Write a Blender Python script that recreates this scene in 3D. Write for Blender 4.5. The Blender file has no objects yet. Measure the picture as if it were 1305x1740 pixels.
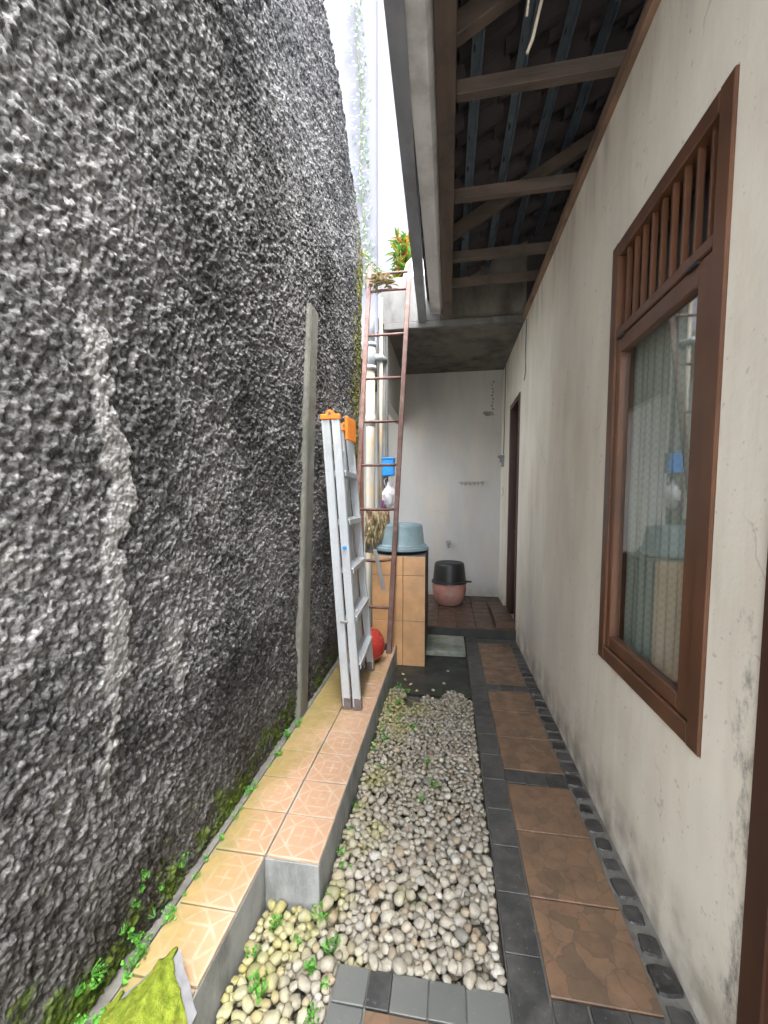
import bpy, bmesh, math, random
import numpy as np
from mathutils import Vector, Matrix
R = math.radians
scene = bpy.context.scene
COL = scene.collection

# ------------------------------------------------------------------ camera
cam_d = bpy.data.cameras.new('camera')
cam = bpy.data.objects.new('camera', cam_d); COL.objects.link(cam)
cam_d.sensor_fit = 'HORIZONTAL'; cam_d.sensor_width = 36.0
cam_d.lens = 36.0 * 690.0 / 1305.0
cam_d.shift_y = 28.25 / 1305.0
cam_d.clip_start = 0.02; cam_d.clip_end = 2000
cam.location = (0, 0, 1.43)
cam.rotation_euler = (R(90 - 4.0), 0, R(8.996))
scene.camera = cam

# ------------------------------------------------------------------ world, sun, exposure (bright overcast)
SUN_EL, SUN_AZ = 68.0, 145.0        # azimuth from +Y clockwise
world = bpy.data.worlds.new('World'); scene.world = world
world.use_nodes = True
wt = world.node_tree
bg = wt.nodes['Background']
sky = wt.nodes.new('ShaderNodeTexSky'); sky.sky_type = 'NISHITA'; sky.sun_disc = False
sky.sun_elevation = R(SUN_EL); sky.sun_rotation = R(SUN_AZ)
sky.air_density = 1.0; sky.dust_density = 4.0; sky.ozone_density = 1.0
hs = wt.nodes.new('ShaderNodeHueSaturation'); hs.inputs['Saturation'].default_value = 0.25
wt.links.new(sky.outputs[0], hs.inputs['Color']); wt.links.new(hs.outputs[0], bg.inputs['Color'])
bg.inputs['Strength'].default_value = 0.15
sun_d = bpy.data.lights.new('sun', 'SUN'); sun = bpy.data.objects.new('sun', sun_d); COL.objects.link(sun)
sun_d.energy = 0.7; sun_d.angle = R(25); sun_d.color = (1.0, 0.96, 0.90)
sd = Vector((math.sin(R(SUN_AZ)) * math.cos(R(SUN_EL)), math.cos(R(SUN_AZ)) * math.cos(R(SUN_EL)), math.sin(R(SUN_EL))))
sun.rotation_euler = sd.to_track_quat('Z', 'Y').to_euler()
scene.view_settings.view_transform = 'Standard'; scene.view_settings.look = 'None'
scene.view_settings.gamma = 1.0; scene.view_settings.use_curve_mapping = False
scene.view_settings.exposure = 3.42
scene.render.engine = 'CYCLES'
scene.cycles.use_denoising = True
scene.cycles.max_bounces = 8; scene.cycles.diffuse_bounces = 5
scene.cycles.sample_clamp_indirect = 8.0
scene.cycles.use_adaptive_sampling = True; scene.cycles.adaptive_threshold = 0.018

rnd = random.Random(7)
# ------------------------------------------------------------------ object helpers
def link(name, me, mat=None, parent=None, loc=None, rot=None):
    o = bpy.data.objects.new(name, me); COL.objects.link(o)
    if mat is not None:
        for m in (mat if isinstance(mat, (list, tuple)) else [mat]):
            if me is not None and len(me.materials) < (len(mat) if isinstance(mat, (list, tuple)) else 1): me.materials.append(m)
    if parent is not None: o.parent = parent
    if loc is not None: o.location = loc
    if rot is not None: o.rotation_euler = rot
    return o
def tag(o, label=None, cat=None, group=None, kind=None):
    if label: o['label'] = label
    if cat: o['category'] = cat
    if group: o['group'] = group
    if kind: o['kind'] = kind
    return o
def empty(name, loc=(0, 0, 0), rot=(0, 0, 0)):
    o = bpy.data.objects.new(name, None); COL.objects.link(o); o.location = loc; o.rotation_euler = rot
    o.empty_display_size = 0.1
    return o
def finish(bm, name, smooth=False):
    me = bpy.data.meshes.new(name); bm.to_mesh(me); bm.free()
    if smooth:
        for p in me.polygons: p.use_smooth = True
    return me
def bm_box(bm, lo, hi, M=None):
    vs = []
    for z in (lo[2], hi[2]):
        for x, y in ((lo[0], lo[1]), (hi[0], lo[1]), (hi[0], hi[1]), (lo[0], hi[1])):
            v = Vector((x, y, z)); vs.append(bm.verts.new(M @ v if M else v))
    for f in ((3, 2, 1, 0), (4, 5, 6, 7), (0, 1, 5, 4), (1, 2, 6, 5), (2, 3, 7, 6), (3, 0, 4, 7)):
        bm.faces.new([vs[i] for i in f])
    return vs
def box_me(name, lo, hi, bevel=0.0, seg=1):
    bm = bmesh.new(); bm_box(bm, lo, hi)
    if bevel > 0: bmesh.ops.bevel(bm, geom=bm.edges[:], offset=bevel, segments=seg, affect='EDGES', profile=0.6)
    return finish(bm, name)
def box(name, lo, hi, mat, parent=None, bevel=0.0, seg=1, loc=None, rot=None):
    return link(name, box_me(name, lo, hi, bevel, seg), mat, parent, loc, rot)
def bm_bar(bm, a, b, w, h, upv=(0, 0, 1), bevel=0.0):
    """rectangular bar from a to b, w across, h along upv"""
    a = Vector(a); b = Vector(b); d = (b - a); L = d.length; d.normalize()
    s = d.cross(Vector(upv)); s.normalize(); u = s.cross(d)
    M = Matrix(((s.x, d.x, u.x, a.x), (s.y, d.y, u.y, a.y), (s.z, d.z, u.z, a.z), (0, 0, 0, 1)))
    vs = bm_box(bm, (-w / 2, 0, -h / 2), (w / 2, L, h / 2), M)
    if bevel > 0:
        es = list({e for v in vs for e in v.link_edges})
        bmesh.ops.bevel(bm, geom=es, offset=bevel, segments=1, affect='EDGES')
def bar(name, a, b, w, h, mat, parent=None, upv=(0, 0, 1), bevel=0.003):
    bm = bmesh.new(); bm_bar(bm, a, b, w, h, upv, bevel)
    return link(name, finish(bm, name), mat, parent)
def bm_tube(bm, pts, r, seg=10, caps=True):
    pts = [Vector(p) for p in pts]; rings = []
    rr = r if isinstance(r, (list, tuple)) else [r] * len(pts)
    prev = None
    for i, p in enumerate(pts):
        t = (pts[min(i + 1, len(pts) - 1)] - pts[max(i - 1, 0)]).normalized()
        ref = prev if prev is not None else (Vector((0, 0, 1)) if abs(t.z) < 0.9 else Vector((1, 0, 0)))
        s = t.cross(ref)
        if s.length < 1e-5: s = t.cross(Vector((0, 1, 0)))
        s.normalize(); u = s.cross(t).normalized(); prev = u
        rings.append([bm.verts.new(p + (s * math.cos(2 * math.pi * k / seg) + u * math.sin(2 * math.pi * k / seg)) * rr[i]) for k in range(seg)])
    for a, b in zip(rings, rings[1:]):
        for k in range(seg): bm.faces.new((a[k], a[(k + 1) % seg], b[(k + 1) % seg], b[k]))
    if caps:
        bm.faces.new(rings[0][::-1]); bm.faces.new(rings[-1])
def tube(name, pts, r, mat, parent=None, seg=12):
    bm = bmesh.new(); bm_tube(bm, pts, r, seg); bmesh.ops.recalc_face_normals(bm, faces=bm.faces[:])
    return link(name, finish(bm, name, True), mat, parent)
def lathe(name, prof, mat, parent=None, loc=None, seg=40, wob=0.0):
    bm = bmesh.new(); rings = []
    for r, z in prof:
        if r < 1e-6: rings.append([bm.verts.new((0, 0, z))])
        else: rings.append([bm.verts.new((r * math.cos(2 * math.pi * k / seg) * (1 + wob * math.sin(2 * 2 * math.pi * k / seg)), r * math.sin(2 * math.pi * k / seg), z)) for k in range(seg)])
    for a, b in zip(rings, rings[1:]):
        for k in range(seg):
            k2 = (k + 1) % seg
            if len(a) == 1 and len(b) == 1: continue
            if len(a) == 1: bm.faces.new((a[0], b[k2], b[k]))
            elif len(b) == 1: bm.faces.new((a[k], a[k2], b[0]))
            else: bm.faces.new((a[k], a[k2], b[k2], b[k]))
    bmesh.ops.recalc_face_normals(bm, faces=bm.faces[:])
    me = finish(bm, name, True)
    try: me.set_sharp_from_angle(angle=R(45))
    except Exception: pass
    return link(name, me, mat, parent, loc)

# ------------------------------------------------------------------ material helpers
class NT:
    def __init__(s, name):
        s.m = bpy.data.materials.new(name); s.m.use_nodes = True
        s.t = s.m.node_tree; s.b = s.t.nodes['Principled BSDF']; s.out = s.t.nodes['Material Output']
    def new(s, typ, **kw):
        n = s.t.nodes.new(typ)
        for k, v in kw.items(): setattr(n, k, v)
        return n
    def put(s, sock, v):
        if hasattr(v, 'is_output') or isinstance(v, bpy.types.NodeSocket): s.t.links.new(v, sock)
        elif isinstance(v, (tuple, list)) and len(v) == 3 and sock.type == 'RGBA': sock.default_value = (*v, 1)
        else: sock.default_value = v
    def obj(s): return s.new('ShaderNodeTexCoord').outputs['Object']
    def pos(s): return s.new('ShaderNodeNewGeometry').outputs['Position']
    def island(s): return s.new('ShaderNodeNewGeometry').outputs['Random Per Island']
    def orand(s): return s.new('ShaderNodeObjectInfo').outputs['Random']
    def xyz(s, v):
        n = s.new('ShaderNodeSeparateXYZ'); s.put(n.inputs[0], v); return n.outputs
    def scale(s, v, sc):
        n = s.new('ShaderNodeVectorMath', operation='MULTIPLY'); s.put(n.inputs[0], v); n.inputs[1].default_value = sc; return n.outputs[0]
    def shift(s, v, fac, amt):   # add scalar*amt to a vector
        n = s.new('ShaderNodeVectorMath', operation='SCALE'); n.inputs[0].default_value = amt; s.put(n.inputs['Scale'], fac)
        a = s.new('ShaderNodeVectorMath', operation='ADD'); s.put(a.inputs[0], v); s.put(a.inputs[1], n.outputs[0]); return a.outputs[0]
    def noise(s, v, sc, det=4, rough=0.55, dist=0.0):
        n = s.new('ShaderNodeTexNoise'); s.put(n.inputs['Vector'], v); n.inputs['Scale'].default_value = sc
        n.inputs['Detail'].default_value = det; n.inputs['Roughness'].default_value = rough; n.inputs['Distortion'].default_value = dist
        return n.outputs['Fac']
    def vor(s, v, sc, feature='F1', out='Distance', rand=1.0):
        n = s.new('ShaderNodeTexVoronoi', feature=feature); s.put(n.inputs['Vector'], v); n.inputs['Scale'].default_value = sc
        n.inputs['Randomness'].default_value = rand
        return n.outputs[out]
    def ramp(s, f, stops, interp='LINEAR'):
        n = s.new('ShaderNodeValToRGB'); e = n.color_ramp.elements; n.color_ramp.interpolation = interp
        while len(e) < len(stops): e.new(0.5)
        for el, (p, c) in zip(e, stops):
            el.position = p; el.color = (c, c, c, 1) if isinstance(c, (int, float)) else (*c, 1)
        s.put(n.inputs[0], f); return n.outputs[0]
    def mix(s, f, a, b, mode='MIX'):
        n = s.new('ShaderNodeMix', data_type='RGBA', blend_type=mode)
        s.put(n.inputs['Factor'], f); s.put(n.inputs[6], a); s.put(n.inputs[7], b); return n.outputs[2]
    def math(s, op, a, b=0.0, clamp=False):
        n = s.new('ShaderNodeMath', operation=op, use_clamp=clamp); s.put(n.inputs[0], a); s.put(n.inputs[1], b); return n.outputs[0]
    def smooth(s, v, a, b):
        n = s.new('ShaderNodeMapRange', interpolation_type='SMOOTHSTEP'); s.put(n.inputs[0], v); n.inputs[1].default_value = a; n.inputs[2].default_value = b; return n.outputs[0]
    def bump(s, h, strength=0.3, dist=0.01, normal=None):
        n = s.new('ShaderNodeBump'); s.put(n.inputs['Height'], h); n.inputs['Strength'].default_value = strength; n.inputs['Distance'].default_value = dist
        if normal is not None: s.put(n.inputs['Normal'], normal)
        return n.outputs[0]
    def set(s, color=None, rough=None, normal=None, metal=None, spec=None, **kw):
        if color is not None: s.put(s.b.inputs['Base Color'], color)
        if rough is not None: s.put(s.b.inputs['Roughness'], rough)
        if normal is not None: s.put(s.b.inputs['Normal'], normal)
        if metal is not None: s.put(s.b.inputs['Metallic'], metal)
        if spec is not None: s.put(s.b.inputs['Specular IOR Level'], spec)
        for k, v in kw.items(): s.put(s.b.inputs[k], v)
        return s.m
def hsl(c, k): return tuple(min(1, x * k) for x in c)

def m_generic(name, col, rough=0.6, var=0.35, sc=14, bump=0.15, bsc=60, bd=0.004, metal=0.0, dirt=None, dirt_amt=0.5, stretch=None, pos=True):
    n = NT(name); v = n.pos() if pos else n.obj()
    vs = n.scale(v, stretch) if stretch else v
    c = n.mix(n.ramp(n.noise(vs, sc, 5), [(0.3, 0.0), (0.72, 1.0)]), hsl(col, 1 - var), hsl(col, 1 + var * 0.6))
    if dirt is not None:
        c = n.mix(n.math('MULTIPLY', n.ramp(n.noise(v, sc * 0.35, 7, 0.65), [(0.48, 0.0), (0.66, 1.0)]), dirt_amt), c, dirt)
    nb = n.bump(n.noise(vs, bsc, 6), bump, bd)
    return n.set(c, n.math('ADD', n.math('MULTIPLY', n.noise(vs, sc * 2, 3), 0.25), rough - 0.12), nb, metal)

# stucco: grey spatter render, black mildew mottling, moss low down, yellow lichen along the top
def m_stucco():
    n = NT('spatter_stucco'); v = n.pos(); x, y, z = n.xyz(v)
    wv = n.shift(v, n.noise(v, 60, 2), (0.010, 0.010, 0.010))
    crumb = n.new('ShaderNodeSeparateColor'); n.put(crumb.inputs[0], n.vor(wv, 95, 'F1', 'Color'))
    fine = n.noise(v, 120, 4, 0.7); mid = n.noise(v, 26, 5, 0.65); big = n.noise(v, 2.2, 6, 0.65)
    mot = n.math('ADD', n.math('MULTIPLY', crumb.outputs[0], 0.20), n.math('ADD', n.math('MULTIPLY', fine, 0.50), n.math('MULTIPLY', mid, 0.52)))
    mot = n.math('ADD', mot, n.math('MULTIPLY', n.math('SUBTRACT', big, 0.5), 0.75))
    c = n.ramp(mot, [(0.38, (0.026, 0.027, 0.029)), (0.52, (0.068, 0.069, 0.071)), (0.66, (0.155, 0.156, 0.158)), (0.86, (0.30, 0.30, 0.30))])
    # runs of smoother pale cement down the near part
    at = n.new('ShaderNodeAttribute'); at.attribute_name = 'cement_run'; run = at.outputs['Fac']
    c = n.mix(run, c, n.ramp(n.noise(v, 90, 4), [(0.3, (0.20, 0.20, 0.20)), (0.7, (0.36, 0.36, 0.358))]))
    # brownish damp lower down
    damp = n.math('MULTIPLY', n.math('SUBTRACT', 1.0, n.smooth(z, 0.2, 1.05)), n.ramp(n.noise(v, 3, 4), [(0.30, 0.45), (0.62, 0.95)]))
    c = n.mix(damp, c, n.mix(0.86, c, (0.030, 0.024, 0.018)))
    mz = n.math('ADD', n.math('SUBTRACT', 1.0, n.smooth(z, 0.16, 0.62)), n.math('MULTIPLY', n.math('SUBTRACT', 1.0, n.smooth(y, 0.5, 1.3)), 0.15))
    mn = n.noise(v, 9, 6, 0.65)
    moss = n.smooth(n.math('ADD', n.math('MULTIPLY', mz, 0.36), mn), 0.77, 0.92)
    c = n.mix(moss, c, n.ramp(n.noise(v, 40, 4), [(0.3, (0.022, 0.038, 0.006)), (0.7, (0.10, 0.15, 0.018))]))
    # far end: yellow-green lichen up the end and along the top
    ye = n.smooth(n.math('ADD', y, n.math('MULTIPLY', n.noise(v, 3, 4), 0.5)), 3.35, 3.72)
    lich = n.smooth(n.math('ADD', n.math('MULTIPLY', ye, 0.38), n.noise(v, 14, 6, 0.75)), 0.70, 0.92)
    c = n.mix(lich, c, n.ramp(n.noise(v, 30, 4), [(0.3, (0.07, 0.085, 0.018)), (0.7, (0.20, 0.19, 0.05))]))
    nb = n.bump(n.math('MULTIPLY', n.vor(wv, 95), -1.0), 0.7, 0.007)
    nb = n.bump(n.noise(v, 260, 4, 0.7), 0.7, 0.004, nb)
    return n.set(c, 0.88, nb, spec=0.25)
M_STUCCO = m_stucco()
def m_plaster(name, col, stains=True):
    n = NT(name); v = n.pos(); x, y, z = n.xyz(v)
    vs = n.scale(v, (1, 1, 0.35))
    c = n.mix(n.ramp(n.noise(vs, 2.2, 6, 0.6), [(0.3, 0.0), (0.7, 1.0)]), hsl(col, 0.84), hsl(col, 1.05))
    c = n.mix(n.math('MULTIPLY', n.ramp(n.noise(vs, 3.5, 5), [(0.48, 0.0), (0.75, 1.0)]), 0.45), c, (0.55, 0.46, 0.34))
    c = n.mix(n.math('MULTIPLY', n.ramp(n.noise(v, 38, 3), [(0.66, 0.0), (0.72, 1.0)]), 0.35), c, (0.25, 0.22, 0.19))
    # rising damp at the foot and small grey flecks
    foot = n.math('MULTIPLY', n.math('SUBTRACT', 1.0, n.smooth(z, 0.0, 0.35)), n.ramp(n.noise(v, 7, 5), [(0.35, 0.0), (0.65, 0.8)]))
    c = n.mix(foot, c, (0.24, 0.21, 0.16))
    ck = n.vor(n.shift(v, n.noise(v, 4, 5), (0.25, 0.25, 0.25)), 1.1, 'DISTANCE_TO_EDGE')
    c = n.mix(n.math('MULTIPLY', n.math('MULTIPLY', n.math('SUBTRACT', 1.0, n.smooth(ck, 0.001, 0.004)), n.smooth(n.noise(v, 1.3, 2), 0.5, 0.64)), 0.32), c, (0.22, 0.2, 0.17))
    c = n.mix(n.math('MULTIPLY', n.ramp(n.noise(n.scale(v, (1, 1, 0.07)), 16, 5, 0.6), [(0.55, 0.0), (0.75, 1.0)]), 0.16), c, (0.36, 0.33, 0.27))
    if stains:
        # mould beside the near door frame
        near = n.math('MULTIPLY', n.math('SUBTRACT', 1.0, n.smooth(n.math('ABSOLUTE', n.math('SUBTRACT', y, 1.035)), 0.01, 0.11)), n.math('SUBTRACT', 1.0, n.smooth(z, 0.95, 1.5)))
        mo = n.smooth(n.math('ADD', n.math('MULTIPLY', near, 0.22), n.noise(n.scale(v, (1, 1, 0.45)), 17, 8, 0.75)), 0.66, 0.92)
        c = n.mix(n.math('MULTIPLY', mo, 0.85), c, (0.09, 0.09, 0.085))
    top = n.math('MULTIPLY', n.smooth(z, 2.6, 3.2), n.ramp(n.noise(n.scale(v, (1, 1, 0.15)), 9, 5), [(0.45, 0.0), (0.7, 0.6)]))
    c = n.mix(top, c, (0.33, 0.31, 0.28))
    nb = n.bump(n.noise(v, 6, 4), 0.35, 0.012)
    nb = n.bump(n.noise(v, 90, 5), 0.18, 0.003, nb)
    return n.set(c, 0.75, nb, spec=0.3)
M_PLASTER = m_plaster('house_plaster', (0.81, 0.77, 0.67))
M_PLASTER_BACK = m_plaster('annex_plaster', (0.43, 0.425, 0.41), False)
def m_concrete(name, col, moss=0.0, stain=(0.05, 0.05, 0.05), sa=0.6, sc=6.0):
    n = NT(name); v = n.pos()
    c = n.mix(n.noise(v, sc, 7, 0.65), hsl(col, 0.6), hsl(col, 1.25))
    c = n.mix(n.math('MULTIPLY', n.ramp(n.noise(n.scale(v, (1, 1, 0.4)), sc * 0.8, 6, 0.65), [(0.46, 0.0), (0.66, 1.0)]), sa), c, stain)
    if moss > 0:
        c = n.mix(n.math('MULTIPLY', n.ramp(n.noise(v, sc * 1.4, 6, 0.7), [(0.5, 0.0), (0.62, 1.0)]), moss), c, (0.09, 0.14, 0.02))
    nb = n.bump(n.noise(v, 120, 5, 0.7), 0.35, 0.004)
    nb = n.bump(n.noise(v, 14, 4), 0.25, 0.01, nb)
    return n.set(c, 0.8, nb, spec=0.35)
M_CONC = m_concrete('concrete', (0.24, 0.24, 0.23))
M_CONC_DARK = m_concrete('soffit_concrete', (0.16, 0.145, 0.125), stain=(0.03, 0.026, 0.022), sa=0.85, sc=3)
M_CONC_WHITE = m_concrete('weathered_white_concrete', (0.20, 0.20, 0.197), stain=(0.055, 0.055, 0.055), sa=0.75, sc=5)
M_POST = m_concrete('post_concrete', (0.17, 0.17, 0.15), moss=0.15, sa=0.45)
M_CEMENT = m_concrete('ledge_cement', (0.30, 0.31, 0.31), stain=(0.07, 0.075, 0.07), sa=0.7, sc=8)
M_MORTAR = m_concrete('mortar', (0.16, 0.155, 0.14), sc=15)
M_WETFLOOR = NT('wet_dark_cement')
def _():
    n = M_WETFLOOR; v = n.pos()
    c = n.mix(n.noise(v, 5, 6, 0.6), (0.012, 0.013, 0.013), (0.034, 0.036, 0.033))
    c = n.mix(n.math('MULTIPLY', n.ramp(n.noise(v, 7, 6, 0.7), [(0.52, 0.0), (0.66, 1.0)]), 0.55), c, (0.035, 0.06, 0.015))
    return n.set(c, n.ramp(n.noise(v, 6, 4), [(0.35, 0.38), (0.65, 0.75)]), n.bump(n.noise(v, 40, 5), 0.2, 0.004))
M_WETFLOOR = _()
def m_soil():
    n = NT('damp_soil'); v = n.pos()
    c = n.ramp(n.noise(v, 30, 6, 0.7), [(0.3, (0.03, 0.03, 0.022)), (0.7, (0.13, 0.12, 0.095))])
    return n.set(c, 0.85, n.bump(n.noise(v, 90, 5), 0.6, 0.01))
M_SOIL = m_soil()

# ledge tiles: salmon ceramic with a cream lattice print, algae toward the wall
def m_ledge_tile():
    n = NT('ledge_tile_glaze'); o = n.obj(); p = n.pos()
    x, y, z = n.xyz(n.scale(o, (10.0, 10.0, 10.0)))
    ax, ay = n.math('ABSOLUTE', x), n.math('ABSOLUTE', y)
    s = n.math('ADD', ax, ay); mx = n.math('MAXIMUM', ax, ay); df = n.math('ABSOLUTE', n.math('SUBTRACT', ax, ay))
    def line(v, c0, w): return n.math('SUBTRACT', 1.0, n.smooth(n.math('ABSOLUTE', n.math('SUBTRACT', v, c0)), w * 0.6, w))
    inside = n.math('SUBTRACT', 1.0, n.smooth(s, 0.86, 0.9))
    L = line(s, 0.93, 0.075)
    L = n.math('MAXIMUM', L, n.math('MULTIPLY', line(mx, 0.47, 0.055), inside))
    L = n.math('MAXIMUM', L, n.math('MULTIPLY', n.math('MAXIMUM', line(x, 0.0, 0.045), line(y, 0.0, 0.045)), n.math('SUBTRACT', 1.0, n.smooth(mx, 0.30, 0.34))))
    L = n.math('MAXIMUM', L, n.math('MULTIPLY', line(df, 0.0, 0.06), n.math('SUBTRACT', 1.0, inside)))
    L = n.math('MAXIMUM', L, line(mx, 0.95, 0.06))
    L = n.math('MULTIPLY', L, n.ramp(n.noise(p, 18, 4), [(0.35, 0.2), (0.66, 0.8)]))
    base = n.mix(n.noise(p, 7, 5), (0.37, 0.212, 0.130), (0.43, 0.27, 0.178))
    base = n.mix(n.math('MULTIPLY', n.orand(), 0.5), base, (0.46, 0.30, 0.19))
    c = n.mix(L, base, (0.47, 0.39, 0.30))
    X, Y, Z = n.xyz(p)
    al = n.smooth(n.math('ADD', n.math('MULTIPLY', n.math('SUBTRACT', 0.0, X), 1.6), n.math('ADD', n.math('MULTIPLY', n.noise(p, 5, 5, 0.6), 0.75), n.math('MULTIPLY', n.smooth(Y, 1.9, 2.6), 0.28))), 1.34, 1.74)
    c = n.mix(n.math('MULTIPLY', al, 0.8), c, n.mix(n.noise(p, 22, 4), (0.15, 0.135, 0.035), (0.29, 0.22, 0.07)))
    g = n.smooth(n.math('ADD', n.math('MULTIPLY', n.math('SUBTRACT', 0.0, X), 2.2), n.math('MULTIPLY', n.noise(p, 9, 6, 0.65), 0.8)), 2.12, 2.34)
    c = n.mix(n.math('MULTIPLY', g, 0.85), c, n.mix(n.noise(p, 40, 4), (0.10, 0.10, 0.04), (0.30, 0.27, 0.13)))
    c = n.mix(n.math('MULTIPLY', n.ramp(n.noise(p, 55, 4), [(0.60, 0.0), (0.72, 1.0)]), 0.3), c, (0.22, 0.15, 0.08))
    return n.set(c, n.ramp(n.noise(p, 20, 4), [(0.3, 0.30), (0.7, 0.6)]), n.bump(n.noise(p, 50, 4), 0.08, 0.003))
M_LTILE = m_ledge_tile()
def m_path_tile(name, base_a, base_b, dark, seed=0):
    n = NT(name); o = n.shift(n.obj(), n.orand(), (7.3, 3.1, 1.7)); p = n.pos()
    wv = n.shift(n.shift(o, n.noise(o, 16, 3), (0.055, 0.04, 0.0)), n.noise(n.scale(o, (1.0, -1.0, 1.0)), 19, 3), (-0.03, 0.06, 0.0))
    col = n.new('ShaderNodeSeparateColor'); n.put(col.inputs[0], n.vor(wv, 13, 'F1', 'Color'))
    edge = n.vor(wv, 13, 'DISTANCE_TO_EDGE')
    c = n.mix(col.outputs[0], base_a, base_b)
    c = n.mix(n.math('MULTIPLY', n.smooth(n.math('ADD', col.outputs[1], n.math('MULTIPLY', n.math('SUBTRACT', n.noise(p, 25, 4), 0.5), 0.3)), 0.70, 0.88), 0.55), c, dark)
    c = n.mix(n.math('MULTIPLY', n.math('SUBTRACT', 1.0, n.smooth(edge, 0.015, 0.04)), 0.38), c, hsl(dark, 0.7))
    c = n.mix(n.math('MULTIPLY', n.ramp(n.noise(p, 6, 6, 0.65), [(0.42, 0.0), (0.68, 1.0)]), 0.55), c, (0.07, 0.05, 0.035))
    c = n.mix(n.math('MULTIPLY', n.noise(p, 90, 3), 0.25), c, hsl(base_a, 0.4))
    return n.set(c, n.ramp(n.noise(p, 12, 4), [(0.3, 0.32), (0.7, 0.62)]), n.bump(n.noise(p, 60, 4), 0.10, 0.003))
M_PTILE = m_path_tile('path_tile_print', (0.185, 0.112, 0.068), (0.22, 0.138, 0.086), (0.088, 0.070, 0.048))
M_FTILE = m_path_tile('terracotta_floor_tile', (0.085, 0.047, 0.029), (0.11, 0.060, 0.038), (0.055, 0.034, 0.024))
def m_dark_tile(name, a, b, rough=0.45):
    n = NT(name); p = n.pos()
    c = n.mix(n.orand(), a, b)
    c = n.mix(n.math('MULTIPLY', n.ramp(n.noise(p, 12, 6, 0.65), [(0.4, 0.0), (0.7, 1.0)]), 0.5), c, (0.13, 0.125, 0.115))
    c = n.mix(n.math('MULTIPLY', n.ramp(n.noise(p, 55, 4), [(0.62, 0.0), (0.70, 1.0)]), 0.4), c, (0.20, 0.19, 0.175))
    return n.set(c, n.math('ADD', n.math('MULTIPLY', n.noise(p, 10, 4), 0.35), rough - 0.17), n.bump(n.noise(p, 45, 5), 0.15, 0.004))
M_DTILE = m_dark_tile('dark_border_tile', (0.024, 0.025, 0.026), (0.045, 0.046, 0.046))
M_GTILE = m_dark_tile('grey_border_tile', (0.075, 0.082, 0.080), (0.13, 0.14, 0.135))
M_BSTONE = m_dark_tile('black_inset_stone', (0.012, 0.012, 0.013), (0.045, 0.044, 0.042), 0.5)
def m_pebble(name, island):
    n = NT(name); p = n.pos(); o = n.obj()
    r = n.island() if island else n.orand()
    c = n.ramp(r, [(0.0, (0.21, 0.195, 0.16)), (0.25, (0.335, 0.31, 0.255)), (0.5, (0.285, 0.27, 0.23)), (0.70, (0.40, 0.38, 0.32)), (0.86, (0.29, 0.23, 0.155)), (0.93, (0.15, 0.145, 0.13)), (1.0, (0.48, 0.465, 0.425))])
    c = n.mix(n.math('MULTIPLY', n.ramp(n.noise(p, 70, 5, 0.65), [(0.4, 0.0), (0.7, 1.0)]), 0.55), c, (0.15, 0.13, 0.095))
    X, Y, Z = n.xyz(p)
    al = n.smooth(n.math('ADD', n.math('MULTIPLY', n.math('SUBTRACT', 0.0, X), 0.55), n.math('ADD', n.noise(p, 5, 5, 0.6), n.math('MULTIPLY', n.smooth(Y, 1.9, 2.9), 0.12))), 0.62, 0.90)
    c = n.mix(n.math('MULTIPLY', al, 0.65), c, n.mix(n.noise(p, 50, 3), (0.16, 0.17, 0.03), (0.36, 0.33, 0.10)))
    return n.set(c, 0.62, n.bump(n.noise(p, 160, 4), 0.15, 0.002), spec=0.4)
M_PEB = m_pebble('pebble_stone', False); M_PEBS = m_pebble('pebble_stone_mass', True)

M_WOODW = m_generic('window_wood_paint', (0.122, 0.054, 0.028), 0.38, 0.3, 9, 0.12, 60, 0.003, stretch=(1, 1, 0.25), dirt=(0.06, 0.03, 0.02), dirt_amt=0.5)
M_WOODD = m_generic('dark_door_wood', (0.055, 0.022, 0.013), 0.4, 0.3, 9, 0.1, 60, 0.003, stretch=(1, 1, 0.2))
M_BEAM = m_generic('weathered_beam_wood', (0.10, 0.07, 0.053), 0.7, 0.5, 10, 0.35, 70, 0.006, stretch=(1, 0.15, 1), dirt=(0.03, 0.024, 0.02), dirt_amt=0.8)
M_PLATE = m_generic('wall_plate_wood', (0.27, 0.165, 0.11), 0.7, 0.45, 10, 0.3, 70, 0.005, stretch=(1, 0.15, 1), dirt=(0.07, 0.05, 0.04), dirt_amt=0.7)
M_JOIST = m_generic('joist_wood', (0.095, 0.070, 0.055), 0.75, 0.5, 12, 0.35, 80, 0.006, stretch=(0.15, 1, 1), dirt=(0.04, 0.032, 0.026), dirt_amt=0.7)
M_BATTEN = m_generic('galvanised_batten', (0.14, 0.18, 0.22), 0.45, 0.25, 20, 0.05, 60, 0.002, metal=0.6)
M_RTILE = m_generic('clay_roof_tile', (0.040, 0.033, 0.036), 0.8, 0.5, 8, 0.3, 60, 0.006, dirt=(0.03, 0.02, 0.018), dirt_amt=0.7)
M_FASCIA = m_generic('fascia_grey_paint', (0.62, 0.62, 0.62), 0.6, 0.25, 6, 0.2, 50, 0.004, stretch=(1, 0.2, 1), dirt=(0.17, 0.16, 0.15), dirt_amt=0.7)
M_GUTTER = m_generic('gutter_metal', (0.27, 0.29, 0.32), 0.5, 0.3, 8, 0.1, 50, 0.003, stretch=(1, 0.3, 1), metal=0.3, dirt=(0.10, 0.10, 0.10), dirt_amt=0.5)
M_ALU = m_generic('brushed_aluminium', (0.50, 0.535, 0.57), 0.42, 0.10, 30, 0.06, 90, 0.001, stretch=(1, 1, 0.06), metal=0.35, dirt=(0.40, 0.40, 0.40), dirt_amt=0.5)
M_ORANGE = m_generic('orange_plastic', (0.80, 0.24, 0.03), 0.45, 0.15, 30, 0.05)
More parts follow.
